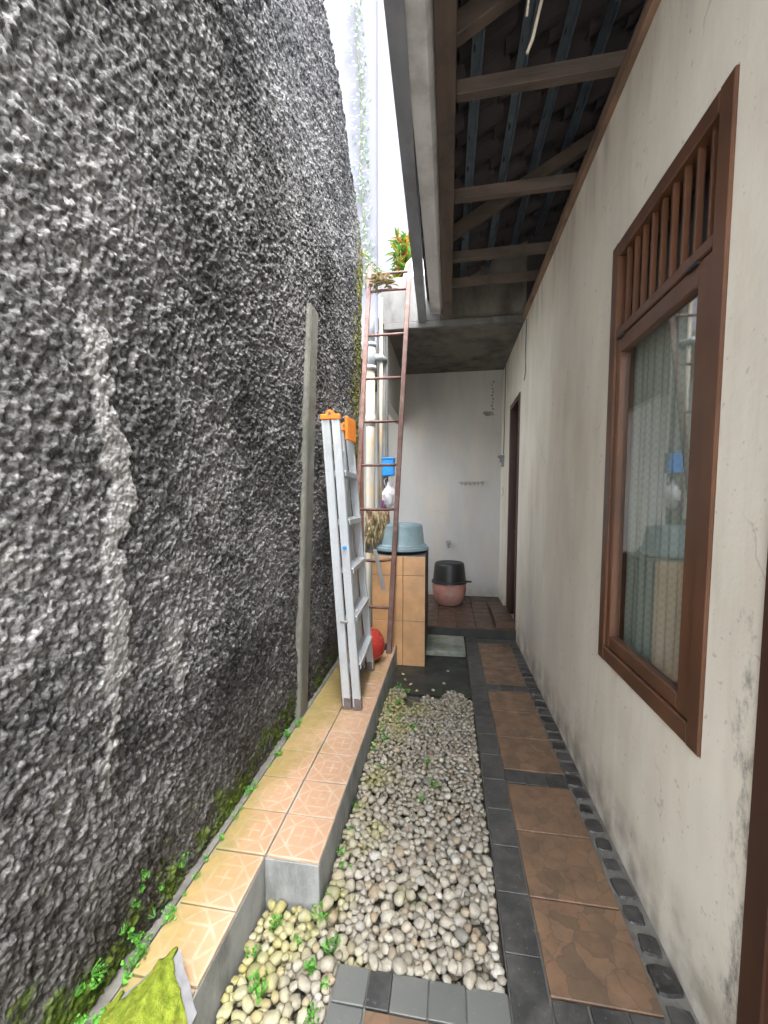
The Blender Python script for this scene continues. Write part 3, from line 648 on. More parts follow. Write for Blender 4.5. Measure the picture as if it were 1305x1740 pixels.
def build_roof():
    bm = bmesh.new()    # wavy interlocking tile, laid with the slope along +x
    N = 10; W = 0.232; L = 0.285; top = []; bot = []
    for xi in (0, 1):
        for k in range(N + 1):
            u = k / N; y = -W / 2 + W * u; h = 0.022 * math.sin(u * 2 * math.pi) + 0.004
            top.append(bm.verts.new((xi * L, y, h + 0.012))); bot.append(bm.verts.new((xi * L, y, h)))
    def q(a, b, c, d): bm.faces.new((a, b, c, d))
    for k in range(N):
        q(top[k], top[N + 1 + k], top[N + 2 + k], top[k + 1]); q(bot[k], bot[k + 1], bot[N + 2 + k], bot[N + 1 + k])
        q(bot[k], top[k], top[k + 1], bot[k + 1]); q(bot[N + 1 + k], bot[N + 2 + k], top[N + 2 + k], top[N + 1 + k])
    bmesh.ops.recalc_face_normals(bm, faces=bm.faces[:])
    me = finish(bm, 'roof_tile'); me.materials.append(M_RTILE)
    ang = math.atan(0.55); r = random.Random(11)
    for i in range(6):
        for j in range(14):
            x = -0.20 + i * 0.222; y = 0.98 + j * 0.232
            o = link('roof_tile', me, None, roof, (x, y + (0.11 if i % 2 else 0.0) + r.uniform(-.004, .004), roof_z(x) + 0.135 + r.uniform(-.003, .003)), (r.uniform(-.01, .01), -ang + 0.055, r.uniform(-.012, .012)))
    # the tiles seen only as a dark mass: the rest of the roof
    bm = bmesh.new()
    def slab(x0, z0, x1, z1, y0, y1, t=0.05):
        vs = [bm.verts.new(p) for p in ((x0, y0, z0), (x1, y0, z1), (x1, y1, z1), (x0, y1, z0), (x0, y0, z0 + t), (x1, y0, z1 + t), (x1, y1, z1 + t), (x0, y1, z0 + t))]
        for f in ((3, 2, 1, 0), (4, 5, 6, 7), (0, 1, 5, 4), (1, 2, 6, 5), (2, 3, 7, 6), (3, 0, 4, 7)): bm.faces.new([vs[i] for i in f])
    slab(-0.23, roof_z(-0.23) + 0.19, 2.6, roof_z(2.6) + 0.19, -0.35, 4.24); slab(2.601, roof_z(2.6) + 0.19, 5.4, roof_z(2.6) - 1.35, -0.35, 4.24)
    # gables closing the attic
    for y in (-0.35, 4.10):
        vs = [bm.verts.new(p) for p in ((0.70, y, 3.14), (4.4, y, 3.14), (4.4, y, 3.7), (2.6, y, roof_z(2.6) + 0.185), (0.70, y, roof_z(0.70) + 0.185))]
        bm.faces.new(vs)
    link('roof_underlay', finish(bm, 'roof_underlay'), M_RTILE, roof)
build_roof()
def fascia():
    bm = bmesh.new()   # two lapped boards boxed along the eave
    for y0, y1 in ((-0.35, 3.735), (3.742, 4.02)):
        vs0 = [(-0.185, 3.205), (-0.100, 3.190), (-0.075, 3.225), (-0.075, 3.42), (-0.185, 3.42)]
        a = [bm.verts.new((x, y0, z)) for x, z in vs0]; b = [bm.verts.new((x, y1, z)) for x, z in vs0]
        for k in range(5): bm.faces.new((a[k], a[(k + 1) % 5], b[(k + 1) % 5], b[k]))
        bm.faces.new(a[::-1]); bm.faces.new(b)
    bmesh.ops.recalc_face_normals(bm, faces=bm.faces[:])
    return bm
fb = fascia(); link('fascia_board', finish(fb, 'fascia_board'), M_FASCIA, house)
def gutter():
    bm = bmesh.new(); prof = [(-0.038, 0.10), (-0.036, 0.0), (0.036, 0.0), (0.038, 0.10), (0.034, 0.10), (0.032, 0.004), (-0.032, 0.004), (-0.034, 0.10)]
    a0, b0 = Vector((-0.187, 0.6)), Vector((-0.279, 4.26))
    d = (b0 - a0).normalized(); a0 = a0 - d * 0.9; s = Vector((d.y, -d.x)); rings = []
    for q in (a0, b0): rings.append([bm.verts.new((q.x + s.x * x, q.y + s.y * x, 3.195 - (0.0) + z)) for x, z in prof])
    n = len(prof)
    for k in range(n): bm.faces.new((rings[0][k], rings[0][(k + 1) % n], rings[1][(k + 1) % n], rings[1][k]))
    bm.faces.new(rings[0][::-1]); bm.faces.new(rings[1]); bmesh.ops.recalc_face_normals(bm, faces=bm.faces[:])
    return bm
link('gutter', finish(gutter(), 'gutter'), M_GUTTER, house)
cb = tube('hanging_cable', [(0.36, 1.66, 3.42), (0.335, 1.66, 3.32), (0.31, 1.665, 3.22), (0.285, 1.67, 3.11), (0.268, 1.68, 3.075)], 0.006, M_CABLE, None, 8)
tag(cb, 'loose beige cable end dangling under the eaves', 'cable')
cb2 = tube('hanging_cable', [(0.27, 1.62, 3.42), (0.285, 1.62, 3.30), (0.262, 1.63, 3.20), (0.258, 1.64, 3.16)], 0.0045, M_CABLE, None, 8)
tag(cb2, 'shorter thin cable hanging beside the longer cable under the eaves', 'cable')

# ================================================================== REAR ANNEX
annex = empty('rear_annex', (0, 4.24, 0)); tag(annex, 'white rear annex with concrete slab roof closing the end of the passage', 'building')
def an(o): o.parent = annex; o.location = (0, -4.24, 0); return o
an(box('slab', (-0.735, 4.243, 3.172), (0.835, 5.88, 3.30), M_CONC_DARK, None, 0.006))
an(box('slab_edge', (-0.668, 4.200, 3.155), (0.698, 4.241, 3.215), M_CONC_WHITE, None, 0.004))
an(box('parapet', (-0.70, 4.215, 3.217), (0.90, 4.31, 3.665), M_CONC_WHITE, None, 0.008))
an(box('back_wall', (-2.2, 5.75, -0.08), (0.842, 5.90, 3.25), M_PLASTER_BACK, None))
an(box('column', (-0.745, 4.245, 0.0), (-0.655, 4.36, 3.17), M_CONC, None, 0.004))
an(box('column_trim', (-0.653, 4.238, 0.0), (-0.633, 4.30, 3.168), M_CONC_WHITE, None, 0.003))
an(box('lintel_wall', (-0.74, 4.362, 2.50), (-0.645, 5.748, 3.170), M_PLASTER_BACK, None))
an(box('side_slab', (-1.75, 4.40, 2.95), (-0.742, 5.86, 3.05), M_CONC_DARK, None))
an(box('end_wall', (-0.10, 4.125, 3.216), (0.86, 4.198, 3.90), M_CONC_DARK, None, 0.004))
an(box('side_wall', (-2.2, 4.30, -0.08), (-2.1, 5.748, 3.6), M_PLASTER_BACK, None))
an(box('half_wall', (-2.1, 4.25, -0.08), (-0.80, 4.33, 1.25), M_CONC, None))
hr = empty('hook_rail', (0.318, 5.745, 1.675)); tag(hr, 'rail of small coat hooks screwed to the rear white wall', 'hook rail')
def hook_rail():
    o = box('rail', (-0.17, -0.012, -0.012), (0.17, 0.0, 0.012), M_METAL, hr, 0.002)
    for i in range(6):
        x = -0.14 + i * 0.056
        tube('hook', [(x, -0.012, 0.004), (x, -0.045, 0.0), (x, -0.055, -0.02), (x, -0.045, -0.04)], 0.006, M_METAL, hr, 6)
hook_rail()
tap = empty('water_tap', (0.007, 5.748, 0.82)); tag(tap, 'small metal water tap on the rear wall above the pot', 'tap')
tube('tap_pipe', [(0, 0, 0), (0, -0.06, 0), (0, -0.10, -0.005), (0, -0.125, -0.04)], 0.014, M_METAL, tap, 8)
lathe('tap_flange', [(0.0, 0.006), (0.03, 0.006), (0.03, -0.0), (0.0, -0.0)], M_METAL, tap, (0, -0.004, 0)).rotation_euler = (R(90), 0, 0)
box('tap_lever', (-0.035, -0.075, 0.016), (0.035, -0.06, 0.05), M_METAL, tap, 0.004)
def wall_patch():
    bm = bmesh.new(); r = random.Random(4); N = 16
    c = bm.verts.new((0, -0.004, 0)); ring = []
    for k in range(N):
        t = 2 * math.pi * k / N; rr = r.uniform(0.6, 1.1); ring.append(bm.verts.new((math.cos(t) * 0.085 * rr, 0.001, math.sin(t) * 0.045 * rr)))
    for k in range(N): bm.faces.new((c, ring[k], ring[(k + 1) % N]))
    for z in np.linspace(0.06, 0.42, 9):
        bmesh.ops.create_icosphere(bm, subdivisions=1, radius=r.uniform(.008, .016), matrix=Matrix.Translation((0.045 + r.uniform(-.012, .012), 0, z)))
    bmesh.ops.recalc_face_normals(bm, faces=bm.faces[:])
    o = an(link('flaked_patch', finish(bm, 'flaked_patch'), m_generic('grey_filler', (0.23, 0.22, 0.21), 0.85, 0.4, 30, 0.4))); o.location = (0.53, 5.748 - 4.24, 2.60)
wall_patch()
sw = empty('light_switch', (0.70, 5.46, 1.54)); tag(sw, 'small beige light switch on the wall beyond the far door', 'switch')
box('switch_plate', (-0.010, -0.04, -0.055), (-0.0005, 0.04, 0.055), M_CABLE, sw, 0.003); box('rocker', (-0.016, -0.016, -0.025), (-0.0102, 0.016, 0.025), M_WHITE, sw, 0.002)
cd = tube('wall_cable', [(0.694, 5.42, 3.16), (0.694, 5.42, 2.7), (0.694, 5.43, 2.3), (0.692, 5.44, 2.02)], 0.006, M_GUTTER, None, 6); tag(cd, 'grey cable running down the wall to the bracket beyond the far door', 'cable')
cd2 = tube('wall_cable', [(0.694, 4.03, 3.10), (0.694, 4.05, 2.8), (0.694, 4.02, 2.62), (0.694, 4.08, 2.56)], 0.005, M_GUTTER, None, 6); tag(cd2, 'thin cable on the wall just above the far door', 'cable')
brk = empty('wall_bracket', (0.70, 5.45, 1.96)); tag(brk, 'small dark stepped bracket fixed to the wall beyond the far door', 'bracket')
box('bracket_plate', (-0.075, -0.06, 0.02), (-0.001, 0.06, 0.045), M_GUTTER, brk, 0.003); box('bracket_arm', (-0.05, -0.045, -0.04), (-0.001, 0.045, 0.0195), M_GUTTER, brk, 0.003); box('bracket_arm', (-0.03, -0.03, -0.10), (-0.001, 0.03, -0.041), M_GUTTER, brk, 0.003)

# ================================================================== NEIGHBOUR BUILDING + VINE
nb = empty('neighbour_building', (-5, 9, 0)); tag(nb, 'tall plain white neighbouring building beyond the stucco wall', 'building')
box('wall', (-4.0, 0.0, -0.09), (3.605, 6.0, 17.0), M_NEIGH, nb, 0.0)
box('corner_trim', (3.45, -0.05, -0.09), (3.62, -0.002, 17.0), M_NEIGH, nb)
def leaf_verts(bm, base, d, up, L, W, curl=0.15):
    d = Vector(d).normalized(); s = d.cross(Vector(up))
    if s.length < 1e-4: s = d.cross(Vector((1, 0.2, 0)))
    s.normalize(); u = s.cross(d)
    base = Vector(base)
    pts = [base, base + d * L * .35 + s * W * .5 + u * L * curl * .5, base + d * L * .7 + s * W * .38 + u * L * curl * .6, base + d * L + u * L * curl * .1, base + d * L * .7 - s * W * .38 + u * L * curl * .6, base + d * L * .35 - s * W * .5 + u * L * curl * .5]
    mid = base + d * L * .5 + u * L * curl * .3
    vs = [bm.verts.new(p) for p in pts]; m = bm.verts.new(mid)
    for k in range(6): bm.faces.new((m, vs[k], vs[(k + 1) % 6]))
vine = empty('climbing_vine', (-1.95, 8.97, 6.0)); tag(vine, 'thin green vine climbing the white neighbouring building', 'vine')
def build_vine():
    r = random.Random(21); bm = bmesh.new(); st = []
    for i in range(60):
        z = i * 0.098; x = 0.13 - 0.03 * z + 0.03 * math.sin(z * 2.1); st.append((x, -0.03, z))
        for k in range(6):
            a = r.uniform(0, 6.28); side = r.choice((1, 1, -1))
            leaf_verts(bm, (x + r.uniform(0, .22) * side * 0.8, -0.04 - r.uniform(0, .08), z + r.uniform(-.05, .05)), (math.cos(a), -0.3, math.sin(a) - .3), (0, -1, 0.2), r.uniform(.06, .13), r.uniform(.03, .06))
    link('leaves', finish(bm, 'leaves'), M_VINE, vine); tube('stem', st, 0.014, M_STEM, vine, 6)
build_vine()

# ================================================================== CROTON IN WHITE POT
cro = empty('croton_plant', (-0.52, 4.66, 3.31)); tag(cro, 'orange and green croton plant above the rear parapet', 'plant')
def build_croton():
    r = random.Random(8); bm = bmesh.new(); sb = bmesh.new()
    for b in range(24):
        a = r.uniform(0, 6.28); sp = r.uniform(.02, .20); h = r.uniform(.50, 1.06)
        top = Vector((math.cos(a) * sp + 0.02, math.sin(a) * sp, h))
        bm_tube(sb, [(0, 0, 0.25), (top.x * .4, top.y * .4, h * .55), top], 0.008, 5)
        for i in range(34):
            t = r.uniform(.45, 1.0); p = Vector((top.x * t, top.y * t, 0.25 + (h - .25) * t)); az = r.uniform(0, 6.28); el = r.uniform(-.5, .9)
            leaf_verts(bm, p, (math.cos(az) * math.cos(el), math.sin(az) * math.cos(el), math.sin(el)), (0, 0, 1), r.uniform(.08, .15), r.uniform(.022, .04))
    for b in range(5):       # a few long sprigs to the left
        e = Vector((-0.34 - .06 * b * .5, r.uniform(-.1, .1), .50 + .10 * b)); bm_tube(sb, [(0, 0, .35), e * .6 + Vector((0, 0, .16)), e], 0.005, 5)
        for i in range(12):
            t = .45 + .55 * i / 12; p = e * t + Vector((0, 0, .35 * (1 - t) + .1 * (1 - t)))
            leaf_verts(bm, p, (-.6 + r.uniform(-.5, .5), r.uniform(-.6, .6), r.uniform(-.7, .4)), (0, 0, 1), r.uniform(.06, .11), .02)
    link('leaves', finish(bm, 'leaves'), M_CROTON, cro); link('stem', finish(sb, 'stem', True), M_STEM, cro)
build_croton()
wp = lathe('white_pot', [(0.0, 0.0), (0.12, 0.0), (0.165, 0.08), (0.185, 0.3), (0.18, 0.50), (0.15, 0.62), (0.09, 0.69), (0.0, 0.71)], M_WHITE, None, (-0.33, 4.52, 3.305)); tag(wp, 'rounded white jar on the annex roof beside the croton', 'jar')

# ================================================================== STEPLADDER (aluminium, folded)
al = empty('aluminium_stepladder', (-0.57, 2.33, 0.161)); tag(al, 'folded aluminium stepladder with orange top caps leaning on the post', 'ladder')
def alp(o): o.parent = al; o.location = (0.57, -2.33, -0.161); return o
fn0, fn1 = Vector((-0.532, 2.33, 0.185)), Vector((-0.664, 2.37, 1.905)); rn0, rn1 = Vector((-0.597, 2.332, 0.185)), Vector((-0.726, 2.372, 1.905))
ff0, ff1 = Vector((-0.560, 2.90, 0.185)), Vector((-0.680, 2.76, 1.905)); rf0, rf1 = Vector((-0.625, 2.902, 0.185)), Vector((-0.742, 2.762, 1.905))
UP = (1, 0, 0.08)
def rail(name, a, b):
    bm = bmesh.new(); bm_bar(bm, a, b, 0.024, 0.050, UP, 0.002)
    for s in (-1, 1):   # raised ribs of the extrusion
        bm_bar(bm, a + Vector((s * 0.019, -0.0135, 0)), b + Vector((s * 0.019, -0.0135, 0)), 0.004, 0.007, UP)
    return alp(link(name, finish(bm, name), M_ALU))
for nm, a, b in (('front_rail', fn0, fn1), ('front_rail', ff0, ff1), ('rear_rail', rn0, rn1), ('rear_rail', rf0, rf1)):
    rail(nm, a, b)
    d = (b - a).normalized(); alp(bar('rubber_foot', a - d * 0.024, a + d * 0.05, 0.031, 0.058, M_FOOT, None, UP, 0.005))
for t in (0.145, 0.315, 0.485, 0.655, 0.825):
    p, q = fn0.lerp(fn1, t), ff0.lerp(ff1, t)
    bm = bmesh.new(); bm_bar(bm, p + Vector((0, .013, 0)), q - Vector((0, .013, 0)), 0.072, 0.008, (0.06, 0, 1), 0.0015)
    for s in (-1, 1): bm_bar(bm, p + Vector((s * 0.034, .013, -0.014)), q + Vector((s * 0.034, -.013, -0.014)), 0.004, 0.030, (0, 0, 1))
    for k in range(5): bm_bar(bm, p + Vector((-0.024 + 0.012 * k, .013, 0.0055)), q + Vector((-0.024 + 0.012 * k, -.013, 0.0055)), 0.004, 0.003, (0, 0, 1))
    alp(link('step', finish(bm, 'step'), M_ALU))
for t in (0.10, 0.92):
    alp(bar('rear_crossbar', rn0.lerp(rn1, t) + Vector((0, .013, 0)), rf0.lerp(rf1, t) - Vector((0, .013, 0)), 0.03, 0.012, M_ALU, None))
def cap(y, fr, x0, x1, z):
    bm = bmesh.new(); bm_box(bm, (x0, y - 0.020, z - 0.012), (x1, y + 0.020, z + 0.020)); bmesh.ops.bevel(bm, geom=bm.edges[:], offset=0.004, segments=1, affect='EDGES')
    bmesh.ops.create_cone(bm, cap_ends=True, segments=20, radius1=0.024, radius2=0.024, depth=0.036, matrix=Matrix.Translation(((x0 + x1) / 2, y, z + 0.022)) @ Matrix.Rotation(R(90), 4, 'X'))
    c = alp(link('top_cap', finish(bm, 'top_cap'), M_ORANGE))
    bm = bmesh.new(); bmesh.ops.create_cone(bm, cap_ends=True, segments=12, radius1=0.009, radius2=0.009, depth=0.044, matrix=Matrix.Translation(((x0 + x1) / 2, y, z + 0.022)) @ Matrix.Rotation(R(90), 4, 'X'))
    link('cap_bolt', finish(bm, 'cap_bolt'), M_FOOT, c)
cap(2.371, 0, -0.757, -0.636, 1.918); cap(2.761, 0, -0.770, -0.650, 1.918)
bm = bmesh.new(); bm_bar(bm, (-0.655, 2.58, 1.895), (-0.640, 2.755, 1.895), 0.020, 0.15, (-0.02, 0, 1), 0.004); alp(link('top_guard', finish(bm, 'top_guard'), M_ORANGE))
bm = bmesh.new(); bmesh.ops.create_cone(bm, cap_ends=True, segments=14, radius1=0.012, radius2=0.010, depth=0.02, matrix=Matrix.Translation((fn0.lerp(fn1, .56)) + Vector((0.0, -0.022, 0))) @ Matrix.Rotation(R(90), 4, 'X')); alp(link('hinge_rivet', finish(bm, 'hinge_rivet'), M_BLUEP))
alp(bar('lock_clip', rn0.lerp(rn1, .30) + Vector((0.0, -.02, 0)), rn0.lerp(rn1, .30) + Vector((0.05, -.02, 0.0)), 0.010, 0.016, M_METAL, None))

# ================================================================== RUSTY IRON LADDER
il = empty('iron_ladder', (-0.64, 3.26, 0.161)); tag(il, 'tall rusty red iron ladder leaning up to the rear parapet', 'ladder')
def ilp(o): o.parent = il; o.location = (0.64, -3.26, -0.161); return o
Ra, Rb = Vector((-0.476, 3.262, 0.162)), Vector((-0.395, 4.085, 3.715)); La, Lb = Vector((-0.815, 3.262, 0.162)), Vector((-0.785, 4.085, 3.715))
for a, b in ((La, Lb), (Ra, Rb)): ilp(bar('rail', a, b, 0.042, 0.030, M_IRON, None, (0, 1, -0.2), 0.004))
def t_at(z): return (z - Ra.z) / (Rb.z - Ra.z)
for i, z in enumerate((0.52, 0.925, 1.35, 1.745, 2.15, 2.56, 2.995, 3.45, 3.63)):
    p, q = La.lerp(Lb, t_at(z)), Ra.lerp(Rb, t_at(z)); sag = 0.022 if i == 1 else 0.004 * rnd.uniform(-1, 1)
    m = (p + q) / 2 + Vector((0, 0, -sag)); ilp(tube('rung', [p, p.lerp(m, .6) + Vector((0, 0, -sag * .2)), m, q.lerp(m, .6) + Vector((0, 0, -sag * .2)), q], 0.0125, M_IRON, None, 10))
nest = empty('dry_leaf_clump', (-0.66, 3.99, 3.50)); tag(nest, 'clump of dead leaves caught on the top rungs of the iron ladder', 'leaf litter')
def build_nest():
    r = random.Random(2); bm = bmesh.new()
    for i in range(60):
        a = r.uniform(0, 6.28); leaf_verts(bm, (r.gauss(0, .05), r.gauss(0, .03), r.gauss(0.02, .025)), (math.cos(a), math.sin(a), r.uniform(-.6, .3)), (0, 0, 1), r.uniform(.05, .10), r.uniform(.025, .05), .3)
    link('dead_leaves', finish(bm, 'dead_leaves'), m_leaf('dead_leaf', [(0.16, 0.11, 0.05), (0.25, 0.20, 0.10), (0.10, 0.09, 0.04)], .2), nest)
build_nest()

# ================================================================== PIPES BY THE WALL END
pp = empty('drain_pipe', (-0.793, 4.125, 0.0)); tag(pp, 'yellowed white drainpipe with grey tee fitting behind the iron ladder', 'pipe')
tube('pipe', [(0, 0, -0.03), (0, 0, 1.0), (0, 0, 2.0), (0, 0, 2.78)], 0.047, M_PVC, pp, 24)
tube('pipe_joint', [(0, 0, 2.18), (0, 0, 2.29)], 0.051, M_PVC, pp, 24)
tube('tee_fitting', [(0, 0, 2.74), (0, 0, 2.99)], 0.057, M_PVCG, pp, 24); tube('tee_branch', [(0.03, 0, 2.86), (0.10, 0.02, 2.86), (0.125, 0.11, 2.86)], 0.038, M_PVCG, pp, 18)
tube('tee_collar', [(0, 0, 2.735), (0, 0, 2.775)], 0.063, M_PVCG, pp, 24); tube('tee_collar', [(0, 0, 2.96), (0, 0, 3.0)], 0.063, M_PVCG, pp, 24)
tube('pipe', [(0, 0, 2.99), (0, 0, 3.3)], 0.045, M_PVCG, pp, 24)
p2 = tube('thin_pipe', [(-0.69, 4.16, 0.9), (-0.69, 4.16, 2.2), (-0.69, 4.165, 3.45)], 0.019, M_PVC, None, 14); tag(p2, 'thinner pale pipe running up the concrete column beside the drainpipe', 'pipe')
bp = box('brick_pier', (-0.885, 3.62, -0.08), (-0.815, 3.9, 2.1), m_generic('red_brick_clay', (0.36, 0.16, 0.10), 0.85, 0.4, 14, 0.5, dirt=(0.10, 0.12, 0.05), dirt_amt=.5), None, 0.008); tag(bp, 'narrow strip of bare red brick left of the drainpipe', 'pier')

# ================================================================== TILED WATER TANK AND WHAT STANDS ON IT
tank = empty('tiled_tank', (-0.42, 3.8, -0.035)); tag(tank, 'apricot tiled water tank behind the iron ladder', 'water tank')
def tk(o): o.parent = tank; o.location = (0.42, -3.8, 0.035); return o
tk(box('tank_body', (-0.66, 3.512, -0.034), (-0.196, 4.15, 0.93), M_BTILE_EDGE, None, 0.006))
for (x0, x1) in ((-0.660, -0.388), (-0.385, -0.192)):
    for (z0, z1) in ((-0.034, 0.365), (0.369, 0.770), (0.774, 0.938)):
        tk(box('wall_tile', (x0 + .001, 3.498 + rnd.uniform(-.001, .001), z0), (x1, 3.5115, z1), M_BTILE, None, 0.0022))
tk(box('tank_rim', (-0.655, 3.516, 0.931), (-0.200, 4.14, 0.944), M_CONC, None, 0.003))
tray = lathe('black_tray', [(0.0, 0.004), (0.215, 0.004), (0.235, 0.012), (0.262, 0.030), (0.264, 0.034), (0.256, 0.034), (0.230, 0.018), (0.21, 0.010), (0.0, 0.010)], M_BLACKP, None, (-0.435, 3.765, 0.942), 44); tag(tray, 'shallow black plastic tray under the upturned basin', 'tray')
basin = lathe('basin', [(0.0, 0.235), (0.10, 0.235), (0.105, 0.241), (0.14, 0.241), (0.145, 0.235), (0.172, 0.233), (0.184, 0.224), (0.190, 0.205), (0.207, 0.055), (0.212, 0.047), (0.230, 0.042), (0.234, 0.028), (0.248, 0.022), (0.250, 0.0), (0.245, 0.0), (0.240, 0.016), (0.205, 0.036), (0.184, 0.20), (0.165, 0.226), (0.0, 0.228)], M_BASIN, None, (-0.425, 3.765, 0.977), 56); tag(basin, 'grey-blue plastic basin upside down on the tiled tank', 'basin')
bk = empty('broken_brick_block', (-0.65, 3.72, 0.944)); tag(bk, 'crumbling brown block with dry roots on the left end of the tank', 'block')
def build_block():
    bm = bmesh.new(); bm_box(bm, (-0.10, -0.06, 0.10), (0.105, 0.06, 0.40)); bmesh.ops.subdivide_edges(bm, edges=bm.edges[:], cuts=9, use_grid_fill=True)
    r = random.Random(6)
    for v in bm.verts: v.co += Vector((r.uniform(-1, 1), r.uniform(-1, 1), r.uniform(-1, 1))) * 0.009
    link('block_body', finish(bm, 'block_body'), M_BRICK, bk)
    box('block_base', (-0.11, -0.05, 0.0), (0.09, 0.05, 0.102), M_CONC, bk, 0.006)
    bm = bmesh.new()
    for i in range(110):
        x = r.uniform(-0.10, 0.11); z0 = r.uniform(0.14, 0.40); L = r.uniform(.06, .16); y = -0.066 - r.uniform(0, .015)
        bm_tube(bm, [(x, y, z0), (x + r.uniform(-.012, .012), y - .008, z0 - L * .5), (x + r.uniform(-.02, .02), y + r.uniform(-.008, .004), max(0.01, z0 - L))], [0.0045, 0.0035, 0.0015], 4)
    link('dry_roots', finish(bm, 'dry_roots', True), M_ROOT, bk)
build_block()
bb = empty('blue_container', (-0.60, 4.16, 1.68)); tag(bb, 'small bright blue plastic container hanging beside the column', 'container')
box('container_body', (-0.068, -0.05, 0.0), (0.050, 0.04, 0.165), M_BLUEP, bb, 0.010, 2); box('container_lid', (-0.072, -0.054, 0.1655), (0.054, 0.044, 0.182), M_BLUEP, bb, 0.004)
tube('hanging_strap', [(-0.055, 0.045, 0.02), (-0.055, 0.05, -0.06), (-0.055, 0.045, -0.13)], 0.007, M_BLACKP, bb, 6)
bag = empty('plastic_bag', (-0.61, 4.16, 1.60)); tag(bag, 'crumpled white plastic bag hanging below the blue container', 'bag')
def build_bag():
    r = random.Random(12); bm = bmesh.new(); rings = []; N = 22
    prof = [(0.012, 0.02), (0.02, -0.02), (0.055, -0.06), (0.07, -0.11), (0.066, -0.16), (0.05, -0.21), (0.02, -0.245)]
    for rr, z in prof: rings.append([bm.verts.new((math.cos(6.283 * k / N) * rr * r.uniform(.75, 1.2), math.sin(6.283 * k / N) * rr * .6 * r.uniform(.75, 1.2), z + r.uniform(-.008, .008))) for k in range(N)])
    for a, b in zip(rings, rings[1:]):
        for k in range(N): bm.faces.new((a[k], a[(k + 1) % N], b[(k + 1) % N], b[k]))
    bm.faces.new(rings[-1]); bm.faces.new(rings[0][::-1]); bmesh.ops.recalc_face_normals(bm, faces=bm.faces[:])
    link('bag_body', finish(bm, 'bag_body'), M_BAG, bag)
    bm = bmesh.new(); bm_bar(bm, (-0.052, -0.03, -0.17), (-0.045, -0.03, -0.27), 0.03, 0.015); bmesh.ops.bevel(bm, geom=bm.edges[:], offset=.003, affect='EDGES'); link('purple_corner', finish(bm, 'purple_corner'), M_PURPLE, bag)
    for s in (-1, 1): tube('bag_handle', [(s * .03, 0, -.03), (s * .045, -.01, .03), (s * .02, 0, .07)], 0.006, M_BAG, bag, 6)
build_bag()
ms = bar('metal_strip', (-0.60, 3.30, 1.02), (-0.545, 3.42, 0.66), 0.034, 0.005, M_ALU, None, (0.3, -1, 0), 0.001); tag(ms, 'loose grey metal strip propped against the tank behind the stepladder', 'strip')

# ================================================================== RED HELMET ON THE LEDGE
hel = empty('red_helmet', (-0.600, 3.085, 0.162)); tag(hel, 'red motorcycle helmet on the ledge behind the stepladder', 'helmet')
def build_helmet():
    bm = bmesh.new(); bmesh.ops.create_uvsphere(bm, u_segments=32, v_segments=20, radius=1.0)
    for v in bm.verts:
        x, y, z = v.co; v.co = Vector((x * 0.118, y * 0.142, (z * 0.150 if z > 0 else z * 0.120)))
    bmesh.ops.delete(bm, geom=[f for f in bm.faces if f.calc_center_median().z < -0.102 or (f.calc_center_median().y > 0.065 and -0.06 < f.calc_center_median().z < 0.07)], context='FACES')
    bmesh.ops.translate(bm, verts=bm.verts[:], vec=(0, 0, 0.113))
    o = link('shell', finish(bm, 'shell', True), M_RED, hel); m = o.modifiers.new('thick', 'SOLIDIFY'); m.thickness = 0.012
    bm = bmesh.new(); bmesh.ops.create_uvsphere(bm, u_segments=20, v_segments=12, radius=1.0, matrix=Matrix.Translation((0, 0, .113)) @ Matrix.Diagonal((.104, .126, .108, 1))); link('lining', finish(bm, 'lining', True), M_BLACKP, hel)
    bm = bmesh.new(); N = 32
    a = [bm.verts.new((math.cos(6.283 * k / N) * .073, math.sin(6.283 * k / N) * .09, .004)) for k in range(N)]; b = [bm.verts.new((math.cos(6.283 * k / N) * .088, math.sin(6.283 * k / N) * .106, .028)) for k in range(N)]
    for k in range(N): bm.faces.new((a[k], a[(k + 1) % N], b[(k + 1) % N], b[k]))
    link('rim_trim', finish(bm, 'rim_trim', True), M_BLACKP, hel)
    for s in (-1, 1):
        bm = bmesh.new(); bmesh.ops.create_cone(bm, cap_ends=True, segments=18, radius1=.030, radius2=.024, depth=.014, matrix=Matrix.Translation((s * .119, .035, .105)) @ Matrix.Rotation(R(90 * s), 4, 'Y')); link('visor_pivot', finish(bm, 'visor_pivot'), M_BLACKP, hel)
build_helmet()

# ================================================================== POT WITH UPTURNED BLACK BUCKET
pot = lathe('clay_pot', [(0.0, 0.0), (0.135, 0.0), (0.16, 0.02), (0.20, 0.12), (0.214, 0.21), (0.212, 0.28), (0.195, 0.34), (0.185, 0.36), (0.19, 0.372), (0.17, 0.372), (0.16, 0.34), (0.0, 0.33)], M_POTC, None, (0.022, 5.22, 0.1015), 48); tag(pot, 'round pinkish clay pot standing on the rear floor', 'pot')
buck = lathe('black_bucket', [(0.0, 0.25), (0.12, 0.25), (0.125, 0.258), (0.165, 0.258), (0.182, 0.245), (0.188, 0.22), (0.205, 0.05), (0.208, 0.03), (0.222, 0.022), (0.226, 0.0), (0.220, -0.002), (0.200, 0.02), (0.18, 0.21), (0.0, 0.24)], M_BLACKP, None, (0.022, 5.22, 0.385), 48); tag(buck, 'black rubber tub turned upside down over the clay pot', 'tub')
lug = box('tub_lug', (-0.03, -0.02, 0.0), (0.045, 0.02, 0.02), M_BLACKP, buck, 0.005, 1, (0.235, 0.0, 0.0))
cover = box('concrete_cover', (-0.205, 3.76, -0.034), (0.175, 4.225, 0.018), m_concrete('mossy_cover', (0.26, 0.28, 0.25), moss=0.6, sc=5), None, 0.008); tag(cover, 'grey concrete drain cover with a mossy back edge on the dark floor', 'drain cover')

